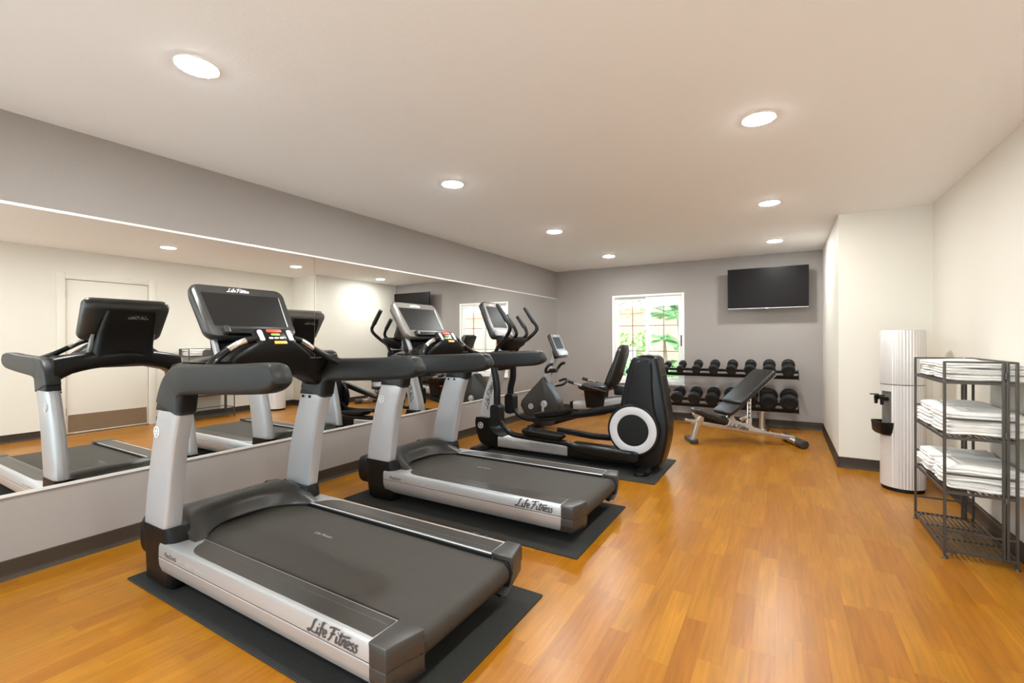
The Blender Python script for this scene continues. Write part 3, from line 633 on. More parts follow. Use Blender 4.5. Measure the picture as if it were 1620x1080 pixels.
        part('roller', 'black', bm_, lambda b: b.tube([(pb[-1][0], Y(.21), pb[-1][1]), (pb[-1][0], Y(.275), pb[-1][1])], .042, 20))
        (xa, za), (xb, zb) = ped; ang = (Vector((xb - xa, 0, zb - za))).normalized(); nrm = Vector((-ang.z, 0, ang.x))
        mid = Vector(((xa + xb) / 2, Y(.25), (za + zb) / 2)); ay_ = Vector((0, 1, 0))
        def pd(b):
            R = lambda w, d, r, h: [mid + ang * p[0] + ay_ * p[1] + nrm * h for p in rrect(w, d, r, 5)]
            b.loft([R(.40, .14, .05, -.03), R(.45, .18, .06, -.01), R(.455, .185, .06, .02), R(.435, .165, .055, .02), R(.42, .15, .05, -.002)])
        part('pedal', 'black', t, pd, angle=50)
    part('far_crossbar', 'gloss', t, lambda b: b.sweep([(-2.1, CY + .12, .26), (-1.7, CY + .12, .235), (-1.45, CY + .12, .24), (-1.32, CY + .12, .33)], [rrect(.06, .06, .02, 3)] * 4), angle=50)
    return t
elliptical()

# ------------------------------------------------------------------ recumbent bike
def bike():
    CY = 5.80
    t = thing('recumbent_bike', (-2.5, CY, 0), 'recumbent exercise bike with kite-shaped black body and tall padded backrest', 'exercise bike')
    bod = smooth_path([(-3.235, .30, 0), (-3.16, .17, 0), (-3.06, .08, 0), (-2.95, .045, 0), (-2.75, .05, 0), (-2.65, .18, 0), (-2.64, .32, 0), (-2.68, .45, 0), (-2.78, .58, 0), (-2.86, .70, 0), (-2.89, .715, 0), (-2.94, .66, 0), (-3.1, .50, 0), (-3.22, .37, 0)], 3)
    bod = [(p.x, p.y) for p in bod]
    def sc(k): return [(-2.93 + (p[0] + 2.93) * k, .36 + (p[1] - .36) * k) for p in bod]
    O = lambda pts, d: [(p[0], CY + d, p[1]) for p in pts]
    bd = part('body_shroud', 'hood', t, lambda b: b.loft([O(sc(.93), -.10), O(sc(.98), -.095), O(sc(1), -.07), O(sc(1), .07), O(sc(.98), .095), O(sc(.93), .10)]), angle=45)
    emblem((-3.06, CY - .1005, .30), (1, 0, 0), (0, 0, 1), .034, 'logo_w', bd)
    for s in (-1, 1):
        cr = part('crank', 'silver', t, lambda b: (b.lathe([(.05, .09), (.05, .115), (.04, .125), (.01, .125)], (-2.85, CY, .345), ((1, 0, 0), (0, 0, 1), (0, s, 0)), 24),
            b.obox((-2.855 + s * .005, CY + s * .12, .345 + s * .07), (1, 0, 0), (0, 1, 0), (0, 0, 1), .035, .02, .16)), bevel=.003, seg=1)
        part('hub_cap', 'black', cr, lambda b: b.lathe([(.014, .12), (.014, .127), (.004, .127)], (-2.85, CY, .345), ((1, 0, 0), (0, 0, 1), (0, s, 0)), 14))
        part('pedal', 'black', cr, lambda b: b.box(-2.91, -2.80, *sorted((CY + s * .13, CY + s * .23)), .345 + s * .14 - .02, .345 + s * .14 + .015), bevel=.008)
    part('mast', 'silver', t, lambda b: b.sweep(smooth_path([(-2.86, CY, .64), (-2.82, CY, .78), (-2.76, CY, .92), (-2.73, CY, 1.03)], 3), [rrect(.075, h, .025, 4) for h in lerp_list([.11, .09, .075, .07], 10)], up=(1, 0, 0)), angle=50)
    for s in (-1, 1):
        Y = lambda d: CY + s * d
        part('grab_handle', 'char', t, lambda b: b.tube([(-2.80, Y(.02), .80), (-2.80, Y(.10), .79), (-2.79, Y(.17), .80), (-2.765, Y(.20), .85), (-2.72, Y(.20), .895), (-2.67, Y(.19), .905)], .021, 12, 4))
    part('handle_clamp', 'black', t, lambda b: b.box(-2.80, -2.71, CY - .055, CY + .055, .78, .835), bevel=.01)
    c0 = Vector((-2.60, CY, 1.0)); c1 = Vector((-2.74, CY, 1.32)); pz = (c1 - c0).normalized(); px = Vector((0, .94, 0)).normalized(); pn = px.cross(pz); Hc = (c1 - c0).length
    P = lambda a, h, d: c0 + px * a + pz * h + pn * d
    def ring(w, h0, h1, r, d): return [P(p[0], p[1], d) for p in rrect(w, h1 - h0, r, 5, 0, (h0 + h1) / 2)]
    cs = part('display_console', 'bezel', t, lambda b: b.loft([ring(.22, .05, Hc - .04, .03, -.07), ring(.30, .005, Hc - .005, .03, -.05), ring(.31, 0, Hc, .03, -.01), ring(.30, .004, Hc - .004, .03, 0)]), angle=50)
    part('screen_bezel', 'bezel_s', cs, lambda b: b.loft([ring(.285, .02, Hc - .012, .02, -.003), ring(.285, .02, Hc - .012, .02, .002)]))
    tag(part('screen', 'screen', cs, lambda b: b.loft([ring(.23, .12, Hc - .055, .004, -.003), ring(.23, .12, Hc - .055, .004, .0035)])), 'dark blank display screen')
    script('Life Fitness', P(-.055, Hc - .04, .0025), px, pz, .016, 'logo_w', cs)
    part('keypad_ledge', 'silver', cs, lambda b: b.frame(rrect(.28, .07, .015, 3), P(0, .05, 0), px, pz, .025), bevel=.008)
    part('console_joint', 'black', t, lambda b: b.obox((-2.695, CY, 1.04), (1, 0, .3), (0, 1, 0), (-.3, 0, 1), .1, .1, .12), bevel=.015)
    # accessory holder behind the body
    part('bottle_cage', 'black', t, lambda b: b.tube([(-2.70, CY - .03, .60), (-2.60, CY - .05, .62), (-2.56, CY, .66), (-2.60, CY + .06, .69), (-2.69, CY + .04, .66)], .016, 10, 4))
    # monorail
    part('seat_rail', 'silver_lo', t, lambda b: b.sweep([(-2.44, CY, .345), (-2.3, CY, .36), (-1.72, CY, .47), (-1.62, CY, .485)], [rrect(.11, .11, .03, 4), rrect(.12, .12, .03, 4), rrect(.12, .12, .03, 4), rrect(.11, .11, .03, 4)]), angle=45)
    part('rail_end', 'black', t, lambda b: b.sweep(smooth_path([(-2.47, CY, .40), (-2.465, CY, .32), (-2.42, CY, .27), (-2.30, CY, .255)], 3), [rrect(.13, .03, .012, 3)] * 10, up=(1, 0, 0)), angle=50)
    part('lower_frame', 'black', t, lambda b: (b.sweep([(-2.75, CY, .10), (-2.4, CY, .22), (-2.0, CY, .30)], [rrect(.11, .09, .02, 3)] * 3), b.box(-1.75, -1.66, CY - .28, CY + .28, .0, .06), b.box(-1.745, -1.665, CY - .05, CY + .05, .05, .44)), bevel=.01)
    part('front_foot', 'black', t, lambda b: b.prism(rrect(.1, .5, .03, 3, -3.0, CY), 'z', 0, .05), bevel=.01)
    part('seat_carriage', 'black', t, lambda b: b.loft([[(x, CY + y, z) for x, y in rrect(w, d, .04, 4, cx, 0)] for z, cx, w, d in ((.34, -2.13, .24, .18), (.45, -2.13, .27, .2), (.55, -2.13, .28, .24), (.58, -2.12, .3, .3))]), angle=45)
    part('seat', 'vinyl', t, lambda b: b.loft([[(x, CY + y, z) for x, y in rrect(w, d, .08, 5, cx, 0)] for z, cx, w, d in ((.575, -2.12, .36, .38), (.60, -2.12, .42, .42), (.635, -2.12, .42, .42), (.652, -2.12, .36, .37))]), angle=50)
    b0, b1 = Vector((-1.94, CY, .60)), Vector((-1.76, CY, 1.175)); pz2 = (b1 - b0).normalized(); pn2 = Vector((0, 1, 0)).cross(pz2); hb = (b1 - b0).length
    def r2(w0, w1, h0, h1, d, bow=0): return [b0 + Vector((0, 1, 0)) * (p[0] * (w0 + (w1 - w0) * (p[1] - h0) / (h1 - h0)) / w0) + pz2 * p[1] + pn2 * (d + bow * math.sin(PI * (p[1] - h0) / (h1 - h0))) for p in rrect(w0, h1 - h0, .11, 6, 0, (h0 + h1) / 2)]
    bk = part('backrest', 'vinyl', t, lambda b: b.loft([r2(.36, .30, .06, hb - .03, .055, .01), r2(.42, .35, .02, hb, .03, .01), r2(.42, .35, .02, hb, 0, .01), r2(.36, .3, .05, hb - .03, -.025, .01)]), angle=50)
    part('backrest_frame', 'black', bk, lambda b: b.tube([b0 + pn2 * -.03 + pz2 * .45, b0 + pn2 * -.055 + pz2 * .25, b0 + pn2 * -.07 + pz2 * .02, (-2.0, CY, .56)], .025, 12, 4))
    for s in (-1, 1):
        Y = lambda d: CY + s * d
        sh = part('seat_handle', 'black', t, lambda b: b.tube([(-1.93, Y(.2), .57), (-2.02, Y(.245), .60), (-2.15, Y(.25), .625), (-2.41, Y(.25), .69)], .017, 12, 4))
        part('pulse_sensor', 'chrome', sh, lambda b: b.tube([(-2.23, Y(.25), .645), (-2.34, Y(.25), .6725)], .0195, 12))
        part('grip_end', 'char', sh, lambda b: b.tube([(-2.34, Y(.25), .6725), (-2.42, Y(.25), .6925)], .022, 12))
    tag(part('adjust_lever', 'red', t, lambda b: b.box(-2.30, -2.255, CY - .13, CY - .115, .50, .512)), 'small red lever')
    part('seat_back_box', 'black', t, lambda b: b.box(-1.86, -1.70, CY - .11, CY + .11, .53, .64), bevel=.02)
    return t
bike()

# ------------------------------------------------------------------ dumbbell rack and dumbbells
TILT = math.radians(17); ct, st = math.cos(TILT), math.sin(TILT)
RX0, RX1 = -2.10, .175
tiers = {'upper': (7.06, .725), 'lower': (7.03, .285)}
rack = thing('dumbbell_rack', (-.96, 7.2, 0), 'two-tier black dumbbell rack on silver legs along the far wall', 'rack')
for nm, (y0, z0) in tiers.items():
    def rail(d, b, w=.045, h=.03): b.sweep([(RX0, y0 + d * ct, z0 + d * st), (RX1, y0 + d * ct, z0 + d * st)], [rrect(w, h, .006, 2)] * 2, up=(0, -st, ct))
    fr = part('tier_rail', 'gloss', rack, lambda b: rail(0.03, b), angle=40)
    part('tier_rail', 'gloss', rack, lambda b: rail(.22, b), angle=40)
    part('front_lip', 'gloss', fr, lambda b: b.obox(((RX0 + RX1) / 2, y0 - .002, z0 + .005), (1, 0, 0), (0, ct, st), (0, -st, ct), RX1 - RX0, .006, .05), bevel=.002)
    for x in (RX0, RX1): part('end_plate', 'gloss', rack, lambda b: b.obox((x, y0 + .125 * ct, z0 + .125 * st), (1, 0, 0), (0, ct, st), (0, -st, ct), .008, .27, .06), bevel=.003)
for x in (-.25, -1.65):
    lg = part('leg', 'steel', rack, lambda b: b.loft([[(px_, y, z) for px_, y in rrect(.085, .16 - .03 * k, .04, 5, x, 7.27)] for k, z in ((0, .012), (0, .27))]), angle=50)
    part('leg_foot', 'steel', lg, lambda b: b.prism(rrect(.12, .36, .03, 4, x, 7.26), 'z', 0, .014), bevel=.004)
    part('leg_cap', 'steel', lg, lambda b: b.obox((x, 7.17, .287), (1, 0, 0), (0, ct, st), (0, -st, ct), .13, .24, .016), bevel=.004)
    part('post', 'black', rack, lambda b: b.sweep([(x, 7.30, .27), (x, 7.33, .55), (x, 7.30, .80)], [rrect(.07, .05, .01, 3)] * 3, up=(0, 1, 0)), angle=40)
def ordinal(i): return ['right end', 'second from the right', 'third from the right', 'fourth from the right', 'fifth from the right', 'sixth from the right', 'seventh from the right', 'eighth from the right'][i]
def dumbbell(x, tier, r, half, label, grp):
    y0, z0 = tiers[tier]; dv = Vector((0, ct, st)); up = Vector((0, -st, ct))
    o = Vector((x, y0, z0)) + dv * .125 + up * (.015 + r * .93 + .008)
    t = thing('dumbbell', o, label, 'dumbbell', grp)
    ax = ((1, 0, 0), tuple(up), tuple(dv))
    part('handle', 'chrome', t, lambda b: b.lathe([(.015, -half), (.017, -.02), (.018, 0), (.017, .02), (.015, half)], o, ax, 16))
    for s in (-1, 1):
        ax2 = ((1, 0, 0), tuple(up), tuple(dv * s))
        hd = part('head', 'rubber', t, lambda b: b.lathe([(.03, half - .004), (r * .8, half - .002), (r * .97, half + .012), (r, half + .022), (r, half + .062), (r * .94, half + .078), (r * .8, half + .086), (r * .62, half + .086), (r * .58, half + .082), (.004, half + .082)], o, ax2, 32), angle=35)
        if s < 0: part('weight_mark', 'rubber', hd, lambda b: b.lathe([(r * .40, half + .0815), (r * .42, half + .084), (r * .45, half + .084), (r * .47, half + .0815)], o, ax2, 28))
        # steel saddle under each head
        q = o - up * (r * .93 + .004) + dv * s * (half + .04)
        part('saddle', 'steel', rack, lambda b: b.obox(q, (1, 0, 0), dv, up, r * 1.5, .05, .008), bevel=.003, seg=1)
for i, x in enumerate((.06, -.163, -.391, -.62, -.85, -1.078, -1.30, -1.51)):
    r = (.080, .077, .073, .070, .067, .064, .056, .050)[i]
    dumbbell(x, 'upper', r, .058, 'black round-headed dumbbell on the upper tier, ' + ordinal(i), 'dumbbells on the upper tier')
for i, x in enumerate((.066, -.165, -.395, -.63, -.865, -1.10, -1.335, -1.56)):
    r = (.105, .103, .099, .096, .092, .089, .086, .083)[i]
    dumbbell(x, 'lower', r, .058, 'large black round-headed dumbbell on the lower tier, ' + ordinal(i), 'dumbbells on the lower tier')

# ------------------------------------------------------------------ adjustable bench (local: +x to the rear foot)
def bench():
    A, J = Vector((-.93, 5.83, 0)), Vector((.10, 6.31, 0)); d = J - A; L = d.length
    t = thing('weight_bench', (0, 0, 0), 'adjustable weight bench with black pads raised, in front of the dumbbell rack', 'bench')
    fp = part('front_post', 'steel', t, lambda b: b.loft([[(x + dx, y, z) for x, y in rrect(.075, .075, .02, 4, 0, 0)] for z, dx in ((.03, .0), (.25, .055), (.30, .068))]), angle=50)
    part('front_foot', 'cap', t, lambda b: b.prism(rrect(.095, .30, .03, 4, 0, .07), 'z', 0, .05), bevel=.012)
    part('post_bracket', 'steel', fp, lambda b: b.prism([(.03, .25), (.11, .25), (.118, .30), (.095, .345), (.075, .345), (.04, .30)], 'y', -.042, .042), bevel=.004)
    zb = lambda x: .25 - .175 * x / L
    mb = part('main_beam', 'steel', t, lambda b: b.sweep([(-.02, 0, zb(-.02)), (L, 0, zb(L))], [rrect(.065, .058, .012, 3)] * 2), angle=40)
    part('beam_handle', 'steel', mb, lambda b: b.sweep([(-.09, 0, .275), (.0, 0, .255)], [rrect(.045, .035, .012, 3)] * 2), angle=40)
    cf = part('rear_crossfoot', 'steel', t, lambda b: b.tube([(L + .01, -.17, .046), (L + .01, .17, .046)], .041, 16), angle=40)
    for q in (-1, 1):
        part('rubber_end', 'cap', cf, lambda b: b.tube([(L + .01, q * .10, .05), (L + .01, q * .235, .05)], .05, 8), bevel=.004)
    part('beam_collar', 'chrome', cf, lambda b: b.tube([(L + .01, -.045, .046), (L + .01, -.085, .046)], .044, 16), angle=40)
    for x in (.88, 1.02): part('bolt', 'chrome', mb, lambda b: b.lathe([(.013, 0), (.013, .012), (.006, .014)], (x, 0, zb(x) + .029), 'z', 10))
    gp = part('gusset_plate', 'steel', t, lambda b: b.prism([(.32, .20), (.385, .235), (.425, .335), (.445, .345), (.475, .285), (.56, .25), (.64, .245), (.68, .205), (.90, .13), (.90, .105)], 'y', -.042, .042), bevel=.003)
    script('Life Fitness', (.385, -.0425, .205), (1, 0, -.17), (.17, 0, 1), .046, 'ink', gp, width=.14)
    part('leg_pad', 'vinyl', t, lambda b: b.sweep(smooth_path([(.0, 0, .385), (.03, 0, .385), (.2, 0, .325), (.38, 0, .26)], 3), [rrect(.16, h, .03, 4) for h in lerp_list([.045, .07, .08, .075], 10)]), angle=50)
    part('leg_pad_frame', 'black', t, lambda b: b.sweep([(.09, 0, .29), (.22, 0, .25), (.40, 0, .22)], [rrect(.05, .04, .01, 3)] * 3), angle=40)
    part('pad_hinge', 'steel', t, lambda b: b.tube([(.03, -.05, .335), (.03, .05, .335)], .028, 16))
    piv = Vector((.36, 0, 0)); ca, sa = math.cos(math.radians(21)), math.sin(math.radians(21))
    def turn(p): q = Vector(p) - piv; return piv + Vector((q.x * ca - q.y * sa, q.x * sa + q.y * ca, q.z))
    def pad(p0, p1, w0, w1, th):
        p0, p1 = Vector(p0), Vector(p1); u = (p1 - p0).normalized(); n = Vector((-u.z, 0, u.x)); Lp = (p1 - p0).length
        def R(gr, h):
            return [turn(p0 + u * q[0] + Vector((0, 1, 0)) * (q[1] * (w0 + (w1 - w0) * q[0] / Lp) / w0) + n * h) for q in rrect(Lp - 2 * gr, w0 - 2 * gr, .04, 5, Lp / 2, 0)]
        return lambda b: b.loft([R(.012, 0), R(0, .012), R(0, th - .014), R(.006, th - .004), R(.02, th)])
    part('seat_pad', 'vinyl', t, pad((.33, 0, .335), (.545, 0, .465), .30, .30, .055), angle=50)
    part('back_pad', 'vinyl', t, pad((.48, 0, .45), (.985, 0, .825), .33, .33, .06), angle=50)
    part('pad_frame', 'steel', t, lambda b: b.sweep([turn((.40, -.02, .30)), turn((.55, -.06, .475)), turn((.985, -.09, .81))], [rrect(.09, .03, .008, 3)] * 3), angle=40)
    e = turn((.66, -.06, .57)); sb = Vector((.635, 0, .20))
    ss = part('support_strut', 'chrome', t, lambda b: b.sweep([sb, (sb + e) / 2, e], [rrect(.035, .05, .008, 3)] * 3, up=(1, 0, 0)), angle=40)
    for k in range(5):
        q = sb.lerp(e, .3 + .13 * k); part('pin_hole', 'black', ss, lambda b: b.lathe([(.008, -.001), (.008, .001)], q + Vector((0, -.0265, 0)), ((1, 0, 0), (0, 0, 1), (0, -1, 0)), 10))
    part('strut_sleeve', 'steel', t, lambda b: b.sweep([sb, sb.lerp(e, .28)], [rrect(.05, .065, .012, 3)] * 2, up=(1, 0, 0)), angle=40)
    part('pop_pin', 'chrome', t, lambda b: b.obox((.565, -.04, .305), (1, 0, .55), (0, 1, 0), (-.55, 0, 1), .085, .02, .045), bevel=.006)
    t.location = A; t.rotation_euler = (0, 0, math.atan2(d.y, d.x))
bench()

# ------------------------------------------------------------------ television
tv = thing('television', (-.19, YF, 1.66), 'black flat-screen television on a bracket high on the far wall', 'television')
TX0, TX1, TZ0, TZ1, TY = -.684, .299, 1.664, 2.229, 7.25
part('tv_case', 'gloss', tv, lambda b: b.loft([[(x, y, z) for x, z in rrect(TX1 - TX0 - g, TZ1 - TZ0 - g, .006, 3, (TX0 + TX1) / 2, (TZ0 + TZ1) / 2)] for y, g in ((TY, .004), (TY + .004, 0), (TY + .03, 0), (TY + .05, .12), (TY + .06, .2))]), angle=40)
tag(part('tv_screen', 'tvscreen', tv, lambda b: b.box(TX0 + .008, TX1 - .008, TY - .0012, TY + .002, TZ0 + .016, TZ1 - .008)), 'dark blank screen')
part('tv_lower_trim', 'alu', tv, lambda b: b.box(TX0 + .004, TX1 - .004, TY - .002, TY + .002, TZ0 + .001, TZ0 + .006))
part('tv_badge', 'alu', tv, lambda b: b.box(-.21, -.175, TY - .004, TY + .002, TZ0 - .006, TZ0 + .008), bevel=.002)
part('wall_bracket', 'black', tv, lambda b: (b.box(-.4, .02, TY + .055, TY + .075, 1.8, 2.1), b.box(-.24, -.14, TY + .07, YF - .01, 1.88, 2.0), b.box(-.35, -.03, YF - .02, YF, 1.84, 2.06)), bevel=.004)

# ------------------------------------------------------------------ water cooler
def cooler():
    cx, cy, R = .848, 4.905, .146
    t = thing('water_cooler', (cx, cy, 0), 'tall cylindrical fluted silver water cooler beside the towel rack', 'water cooler')
    A0, A1, NF = 150, 232, 44
    def rad(a):                                   # plain panel between A0 and A1 (degrees), flutes elsewhere
        a %= 360
        if A0 - 1 <= a <= A1 + 1: return R
        return R + .0042 * (abs(math.sin(NF / 2 * math.radians(a))) ** 1.3 - .6)
    def pt(a, z, k=1., dr=0): r = rad(a) * k + dr; return (cx + r * math.cos(math.radians(a)), cy + r * math.sin(math.radians(a)), z)
    full = [360 * i / 480 for i in range(480)]
    low = part('lower_cabinet', 'flute', t, lambda b: (b.loft([[pt(a, z) for a in full] for z in (.03, .445)]), b.loft([[pt(a, z) for a in full] for z in (.808, .862)]),
        b.loft([[pt(a, z) for a in [A1 + (360 - A1 + A0) * i / 369 for i in range(370)]] + [pt(a, z, .55) for a in [A0 + 360 - (360 - A1 + A0) * i / 20 for i in range(21)]] for z in (.445, .808)])), angle=62)
    up = part('bottle_cover', 'flute', t, lambda b: b.loft([[pt(a, z, k) if 1 else 0 for a in [360 * i / 480 for i in range(480)]] for z, k in ((.868, 1.0), (.872, 1.005), (1.30, 1.0), (1.305, .985))]), angle=62)
    part('cover_top', 'flute', up, lambda b: b.lathe([(R * .985, 1.303), (R * .98, 1.309), (.01, 1.312)], (cx, cy, 0), 'z', 48))
    part('joint_band', 'cap', t, lambda b: b.lathe([(R * .985, .860), (R * .985, .870)], (cx, cy, 0), 'z', 48))
    part('plinth', 'black', t, lambda b: b.lathe([(R * .95, 0), (R * .95, .032)], (cx, cy, 0), 'z', 48))
    nk = part('dispenser_nook', 'nook', t, lambda b: b.loft([[pt(a, z, k) for a in [A0 - 2 + (A1 - A0 + 4) * i / 16 for i in range(17)]] for z, k in ((.445, .62), (.80, .62))], cap=False, closed=False), angle=40)
    tag(part('nook_panel', 'nook', nk, lambda b: b.loft([[pt(a, z, k) for a in [A0 + (A1 - A0) * i / 16 for i in range(17)]] for z, k in ((.47, .9), (.81, .9), (.81, .55), (.47, .55))], closed=False), angle=40), 'dark grey recessed panel')
    am = math.radians(197); dr = Vector((math.cos(am), math.sin(am), 0)); sdv = Vector((-dr.y, dr.x, 0)); C0 = Vector((cx, cy, 0))
    for s in (-1, 1):
        o = C0 + dr * R * .86 + sdv * s * .045 + Vector((0, 0, .745))
        sp = part('spigot', 'gloss', t, lambda b: (b.tube([o, o + dr * .05], .016, 12), b.tube([o + dr * .04 + Vector((0, 0, .02)), o + dr * .042 + Vector((0, 0, -.05))], [.016, .011], 12)))
        part('spigot_lever', 'black', sp, lambda b: b.obox(o + dr * .055 + Vector((0, 0, .028)), dr, sdv, (0, 0, 1), .06, .022, .008), bevel=.002)
    def tray(b):
        R1 = lambda w, d, z, off=0: [C0 + dr * (R * .80 + .02 + p[0] + off) + sdv * p[1] + Vector((0, 0, z)) for p in rrect(w, d, .03, 5)]
        b.loft([R1(.07, .15, .45), R1(.10, .18, .47), R1(.11, .19, .54), R1(.115, .195, .555), R1(.105, .185, .555), R1(.095, .175, .53)])
    part('drip_tray', 'gloss', t, tray, angle=45)
cooler()

# ------------------------------------------------------------------ folding iron towel rack
SX0, SX1, SY0, SY1 = .785, 1.075, 3.478, 4.142
SH = [(.045, .155), (.375, .478), (.682, .79), (.994, 1.108)]
tr = thing('towel_rack', ((SX0 + SX1) / 2, (SY0 + SY1) / 2, 0), 'dark iron folding shelf rack of four slatted shelves against the right wall', 'shelf rack')
pw = .013
for y in (SY0, SY1):
    for x in (SX0, SX1 - .052, SX1 - .036, SX1):
        p = part('post', 'iron', tr, lambda b: b.box(x - pw / 2, x + pw / 2, y - pw / 2, y + pw / 2, .0 if x in (SX0, SX1) else .035, 1.112), bevel=.002, seg=1)
        if x in (SX0, SX1): part('post_foot', 'iron', p, lambda b: b.lathe([(.014, 0), (.013, .008), (.007, .012)], (x, y, 0), 'z', 12))
    for z in (.35, .70, 1.02): part('hinge', 'iron', tr, lambda b: b.tube([(SX1 - .044, y - .008, z), (SX1 - .044, y - .008, z + .035)], .0075, 8))
for zs, zr in SH:
    for y in (SY0, SY1):
        for xa, xb in ((SX0, SX1 - .052), (SX1 - .036, SX1)):
            part('end_rail', 'iron', tr, lambda b: b.box(xa, xb, y - .005, y + .005, zr - .005, zr + .005))
        part('end_rail', 'iron', tr, lambda b: b.box(SX0, SX1, y - .005, y + .005, zs - .008, zs + .006))
    part('back_rail', 'iron', tr, lambda b: b.box(SX1 - .005, SX1 + .005, SY0, SY1, zr - .005, zr + .005))
    sh = part('shelf', 'iron', tr, lambda b: (b.box(SX0 - .005, SX0 + .005, SY0, SY1, zs - .008, zs + .006), b.box(SX1 - .005, SX1 + .005, SY0, SY1, zs - .008, zs + .006),
        *[b.box(SX0, SX1, SY0 + (SY1 - SY0) * k / 3 - .004, SY0 + (SY1 - SY0) * k / 3 + .004, zs - .008, zs - .001) for k in (1, 2)]))
    for k in range(11):
        x = SX0 + (SX1 - SX0) * (k + 1) / 12
        part('slat', 'iron', sh, lambda b: b.box(x - .0045, x + .0045, SY0, SY1, zs - .001, zs + .005))
for y, s in ((SY0, 1), (SY1, -1)):
    for x, sx in ((SX0, 1), (SX1, -1)):
        part('corner_brace', 'iron', tr, lambda b: b.tube([(x, y, .008 + .0), (x + sx * .012, y, .024), (x + sx * .045, y, .037)], .004, 6, 3))
# towels
def towel_mesh(seed, w, d, h):
    rn = random.Random(seed); ph = [rn.random() * 6.28 for _ in range(8)]; b = B(); N = 72; rings = []
    lv = [(-.5, -.035), (-.42, -.012), (-.22, 0), (-.06, -.003), (0, -.007), (.06, -.003), (.22, 0), (.40, -.010), (.5, -.034)]
    def wob(a, z): return .004 * math.sin(3 * a + ph[0]) + .003 * math.sin(7 * a + ph[1] + 2 * z) + .002 * math.sin(13 * a + ph[2])
    def sag(x, y): return .004 * math.sin(9 * x + ph[3]) * math.sin(11 * y + ph[4]) + .002 * math.sin(23 * x + ph[5]) + .002 * math.sin(19 * y + 6 * x + ph[6])
    base = rrect(w, d, .022, 5); per = []
    n = len(base)
    for i in range(n):
        p, q = base[i], base[(i + 1) % n]; L = math.hypot(q[0] - p[0], q[1] - p[1]); k = max(1, int(L / .022))
        per += [(p[0] + (q[0] - p[0]) * j / k, p[1] + (q[1] - p[1]) * j / k) for j in range(k)]
    def P(p, f, ins, z):
        a = math.atan2(p[1], p[0]); m = (f + (ins + wob(a, z)) / (w * .5) * (1 if f > .9 else f))
        x, y = p[0] * m, p[1] * m; return (x, y, h * z + sag(x, y) * (1 if abs(z) > .3 else .5))
    rings.append([P(p, .02, 0, -.5) for p in per])
    for z, ins in lv: rings.append([P(p, 1, ins, z) for p in per])
    for f in (.8, .6, .4, .2, .02): rings.append([P(p, f, -.0, .52) for p in per])
    b.loft(rings); o = b.make('folded_towel', 'towel', angle=80); me = o.data; bpy.data.objects.remove(o); return me
TMs = [towel_mesh(i, .335, .305, .036) for i in range(4)]
ordn = {3: ['bottom', 'middle', 'top'], 4: ['bottom', 'second lowest', 'second highest', 'top']}
for (zs, zr), shelf, nn in zip(SH[1:], ('third shelf', 'second shelf', 'top shelf'), (3, 3, 3)):
    for yc, stk in ((SY0 + .172, 'viewer-side stack'), (SY1 - .165, 'cooler-side stack')):
        z = zs + .006
        for k in range(nn):
            me = TMs[random.randrange(4)]; o = bpy.data.objects.new('folded_towel', me); COL.objects.link(o)
            h = .034 if shelf == 'top shelf' else .047; o.scale = (1, 1, h / .036)
            o.location = (SX0 + .178 + random.uniform(-.008, .012), yc + random.uniform(-.006, .006), z + h / 2 + .002); o.rotation_euler = (0, 0, random.choice((0, PI)) + random.uniform(-.03, .03))
            z += h * .96
            tag(o, 'folded white towel, %s of the %s, %s' % (ordn[nn][k], stk, shelf), 'towel', 'folded towels on the iron rack')

# ------------------------------------------------------------------ garden behind the window
o = B().box(-14, 10, YF + T + .01, 24, -.14, -.04).make('ground', 'lawn'); o['kind'] = 'structure'
o = B().box(-14, 10, -16, YB - T - .01, -.14, -.04).make('bounce_pavement', 'bounce_paving'); o['kind'] = 'structure'  # unseen pale ground added outside the glazed front to bounce daylight onto the ceiling
gw = thing('garden_wall', (-3, 13.5, -.04), 'salmon stucco garden wall outside the window', 'wall')
part('wall_body', 'pink', gw, lambda b: b.box(-13, 8, 13.5, 13.75, -.04, 2.0))
part('wall_cap', 'pink', gw, lambda b: b.box(-13, 8, 13.45, 13.8, 2.0, 2.2), bevel=.02)
def frond(b, base, dirv, L, droop, nl=18, lw=.04, ll=.36):
    base = Vector(base); dirv = Vector(dirv).normalized(); side = dirv.cross(Vector((0, 0, 1))).normalized(); pts = []
    for i in range(nl + 1):
        t = i / nl; pts.append(base + dirv * (L * t) + Vector((0, 0, -droop * t * t)))
    b.tube(pts[::2] if nl % 2 == 0 else pts, [.012, .003], 5)
    for i in range(2, nl + 1):
        p = pts[i]; tg = (pts[i] - pts[i - 1]).normalized(); t = i / nl; l = ll * math.sin(PI * (.15 + .8 * t)) + .08
        for s in (-1, 1):
            dv = (tg * .75 + side * s * .9 + Vector((0, 0, -.25))).normalized(); wv = dv.cross(Vector((0, 0, 1))).normalized() * lw
            q = p + dv * l * .5; e = p + dv * l + Vector((0, 0, -.06 * l))
            b.add([p, q + wv * .5, e, q - wv * .5, q + Vector((0, 0, .006))], [(0, 1, 4), (0, 4, 3), (1, 2, 4), (4, 2, 3)])
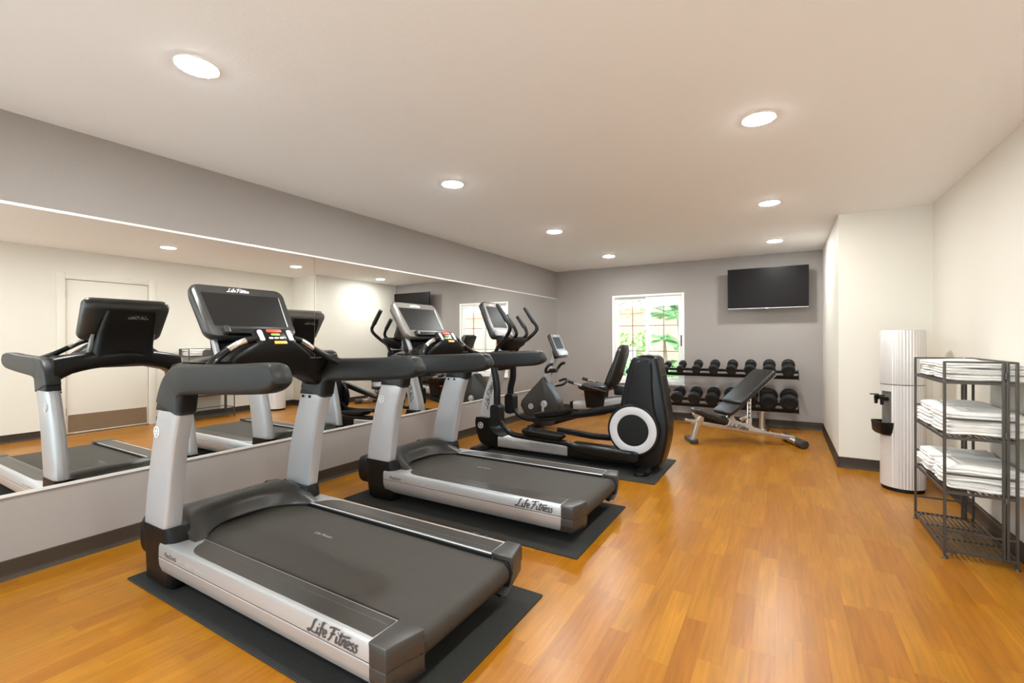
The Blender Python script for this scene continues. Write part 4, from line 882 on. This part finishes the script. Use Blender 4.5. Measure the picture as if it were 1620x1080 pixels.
def palm(loc, h, nf, L, label, seed, m='leaf2'):
    rn = random.Random(seed); t = thing('palm_tree', loc, label, 'palm tree', 'palms in the garden'); loc = Vector(loc)
    part('trunk', 'bark', t, lambda b: b.tube([loc, loc + Vector((.05, 0, h * .5)), loc + Vector((0, 0, h))], [.05, .03], 8, 3))
    for i in range(nf):
        a = 2 * PI * i / nf + rn.uniform(-.2, .2); e = rn.uniform(.15, 1.1)
        part('frond', m, t, lambda b: frond(b, loc + Vector((0, 0, h)), (math.cos(a) * math.cos(e), math.sin(a) * math.cos(e), math.sin(e)), L * rn.uniform(.8, 1.1), L * rn.uniform(.3, .6)), angle=80)
palm((-1.93, 10.3, -.04), 1.7, 16, .95, 'tall green palm outside the window behind the sash on the television side', 1)
palm((-1.8, 9.0, -.04), .62, 9, .5, 'lower bushy palm just outside the window near the dumbbells', 2)
palm((-2.66, 12.3, -.04), 1.25, 10, .5, 'slim young palm outside, just beside the middle window post', 3)
def shrub(loc, r, h, n, label, seed):
    rn = random.Random(seed); t = thing('shrub', loc, label, 'shrub', 'shrubs in the garden'); loc = Vector(loc)
    part('stems', 'bark', t, lambda b: [b.tube([loc, loc + Vector((rn.uniform(-1, 1) * r * .6, rn.uniform(-1, 1) * r * .6, h * .8))], [.015, .006], 5) for _ in range(6)])
    def lv(b):
        for _ in range(n):
            a = rn.uniform(0, 2 * PI); rr = r * rn.random() ** .5; z = h * rn.uniform(.25, 1); p = loc + Vector((math.cos(a) * rr, math.sin(a) * rr, z))
            d = Vector((rn.uniform(-1, 1), rn.uniform(-1, 1), rn.uniform(-.3, .8))).normalized() * rn.uniform(.09, .16); w = d.cross(Vector((0, 0, 1))).normalized() * .035
            b.add([p, p + d * .5 + w, p + d, p + d * .5 - w], [(0, 1, 2), (0, 2, 3)])
    f = part('foliage', 'leaf', t, lv, angle=80); f['kind'] = 'stuff'
shrub((-3.05, 10.6, -.04), .45, 1.4, 520, 'tall bright green shrub outside, behind the first window sash', 5)
shrub((-2.5, 8.4, -.04), .36, .85, 420, 'low yellow-green shrub outside below the first sash, by the bike backrest', 6)
tt = thing('leafy_tree', (-4.1, 12.2, -.04), 'thin-branched tree outside at the upper corner of the window', 'tree')
rn = random.Random(11); tp = Vector((-4.1, 12.2, -.04)); tips = []
def branches(b):
    b.tube([tp, tp + Vector((.1, 0, 1.5)), tp + Vector((0, 0, 2.4))], [.08, .05], 8, 3)
    for i in range(9):
        a = rn.uniform(0, 2 * PI); q = tp + Vector((0, 0, rn.uniform(1.6, 2.4))); e = q + Vector((math.cos(a) * 1.0, math.sin(a) * .7, rn.uniform(.3, 1.1))); tips.append(e); b.tube([q, (q + e) / 2 + Vector((0, 0, .12)), e], [.03, .008], 6, 3)
part('trunk', 'bark', tt, branches)
def lvs(b):
    for e in tips:
        for _ in range(45):
            p = e + Vector((rn.gauss(0, .25), rn.gauss(0, .25), rn.gauss(0, .18))); d = Vector((rn.uniform(-1, 1), rn.uniform(-1, 1), rn.uniform(-1, .5))).normalized() * .11; w = d.cross(Vector((0, 0, 1))).normalized() * .025
            b.add([p, p + d * .5 + w, p + d, p + d * .5 - w], [(0, 1, 2), (0, 2, 3)])
part('foliage', 'leaf', tt, lvs, angle=80)['kind'] = 'stuff'
ac = thing('condenser_unit', (-2.75, 9.3, -.04), 'small grey outdoor unit on the ground outside the first sash', 'air conditioner')
part('unit_case', 'acgrey', ac, lambda b: b.box(-2.9, -2.6, 9.1, 9.4, -.04, 1.07), bevel=.015)
for k in range(6): part('louvre', 'white', ac, lambda b: b.box(-2.88, -2.62, 9.085, 9.1, .1 + k * .14, .14 + k * .14))
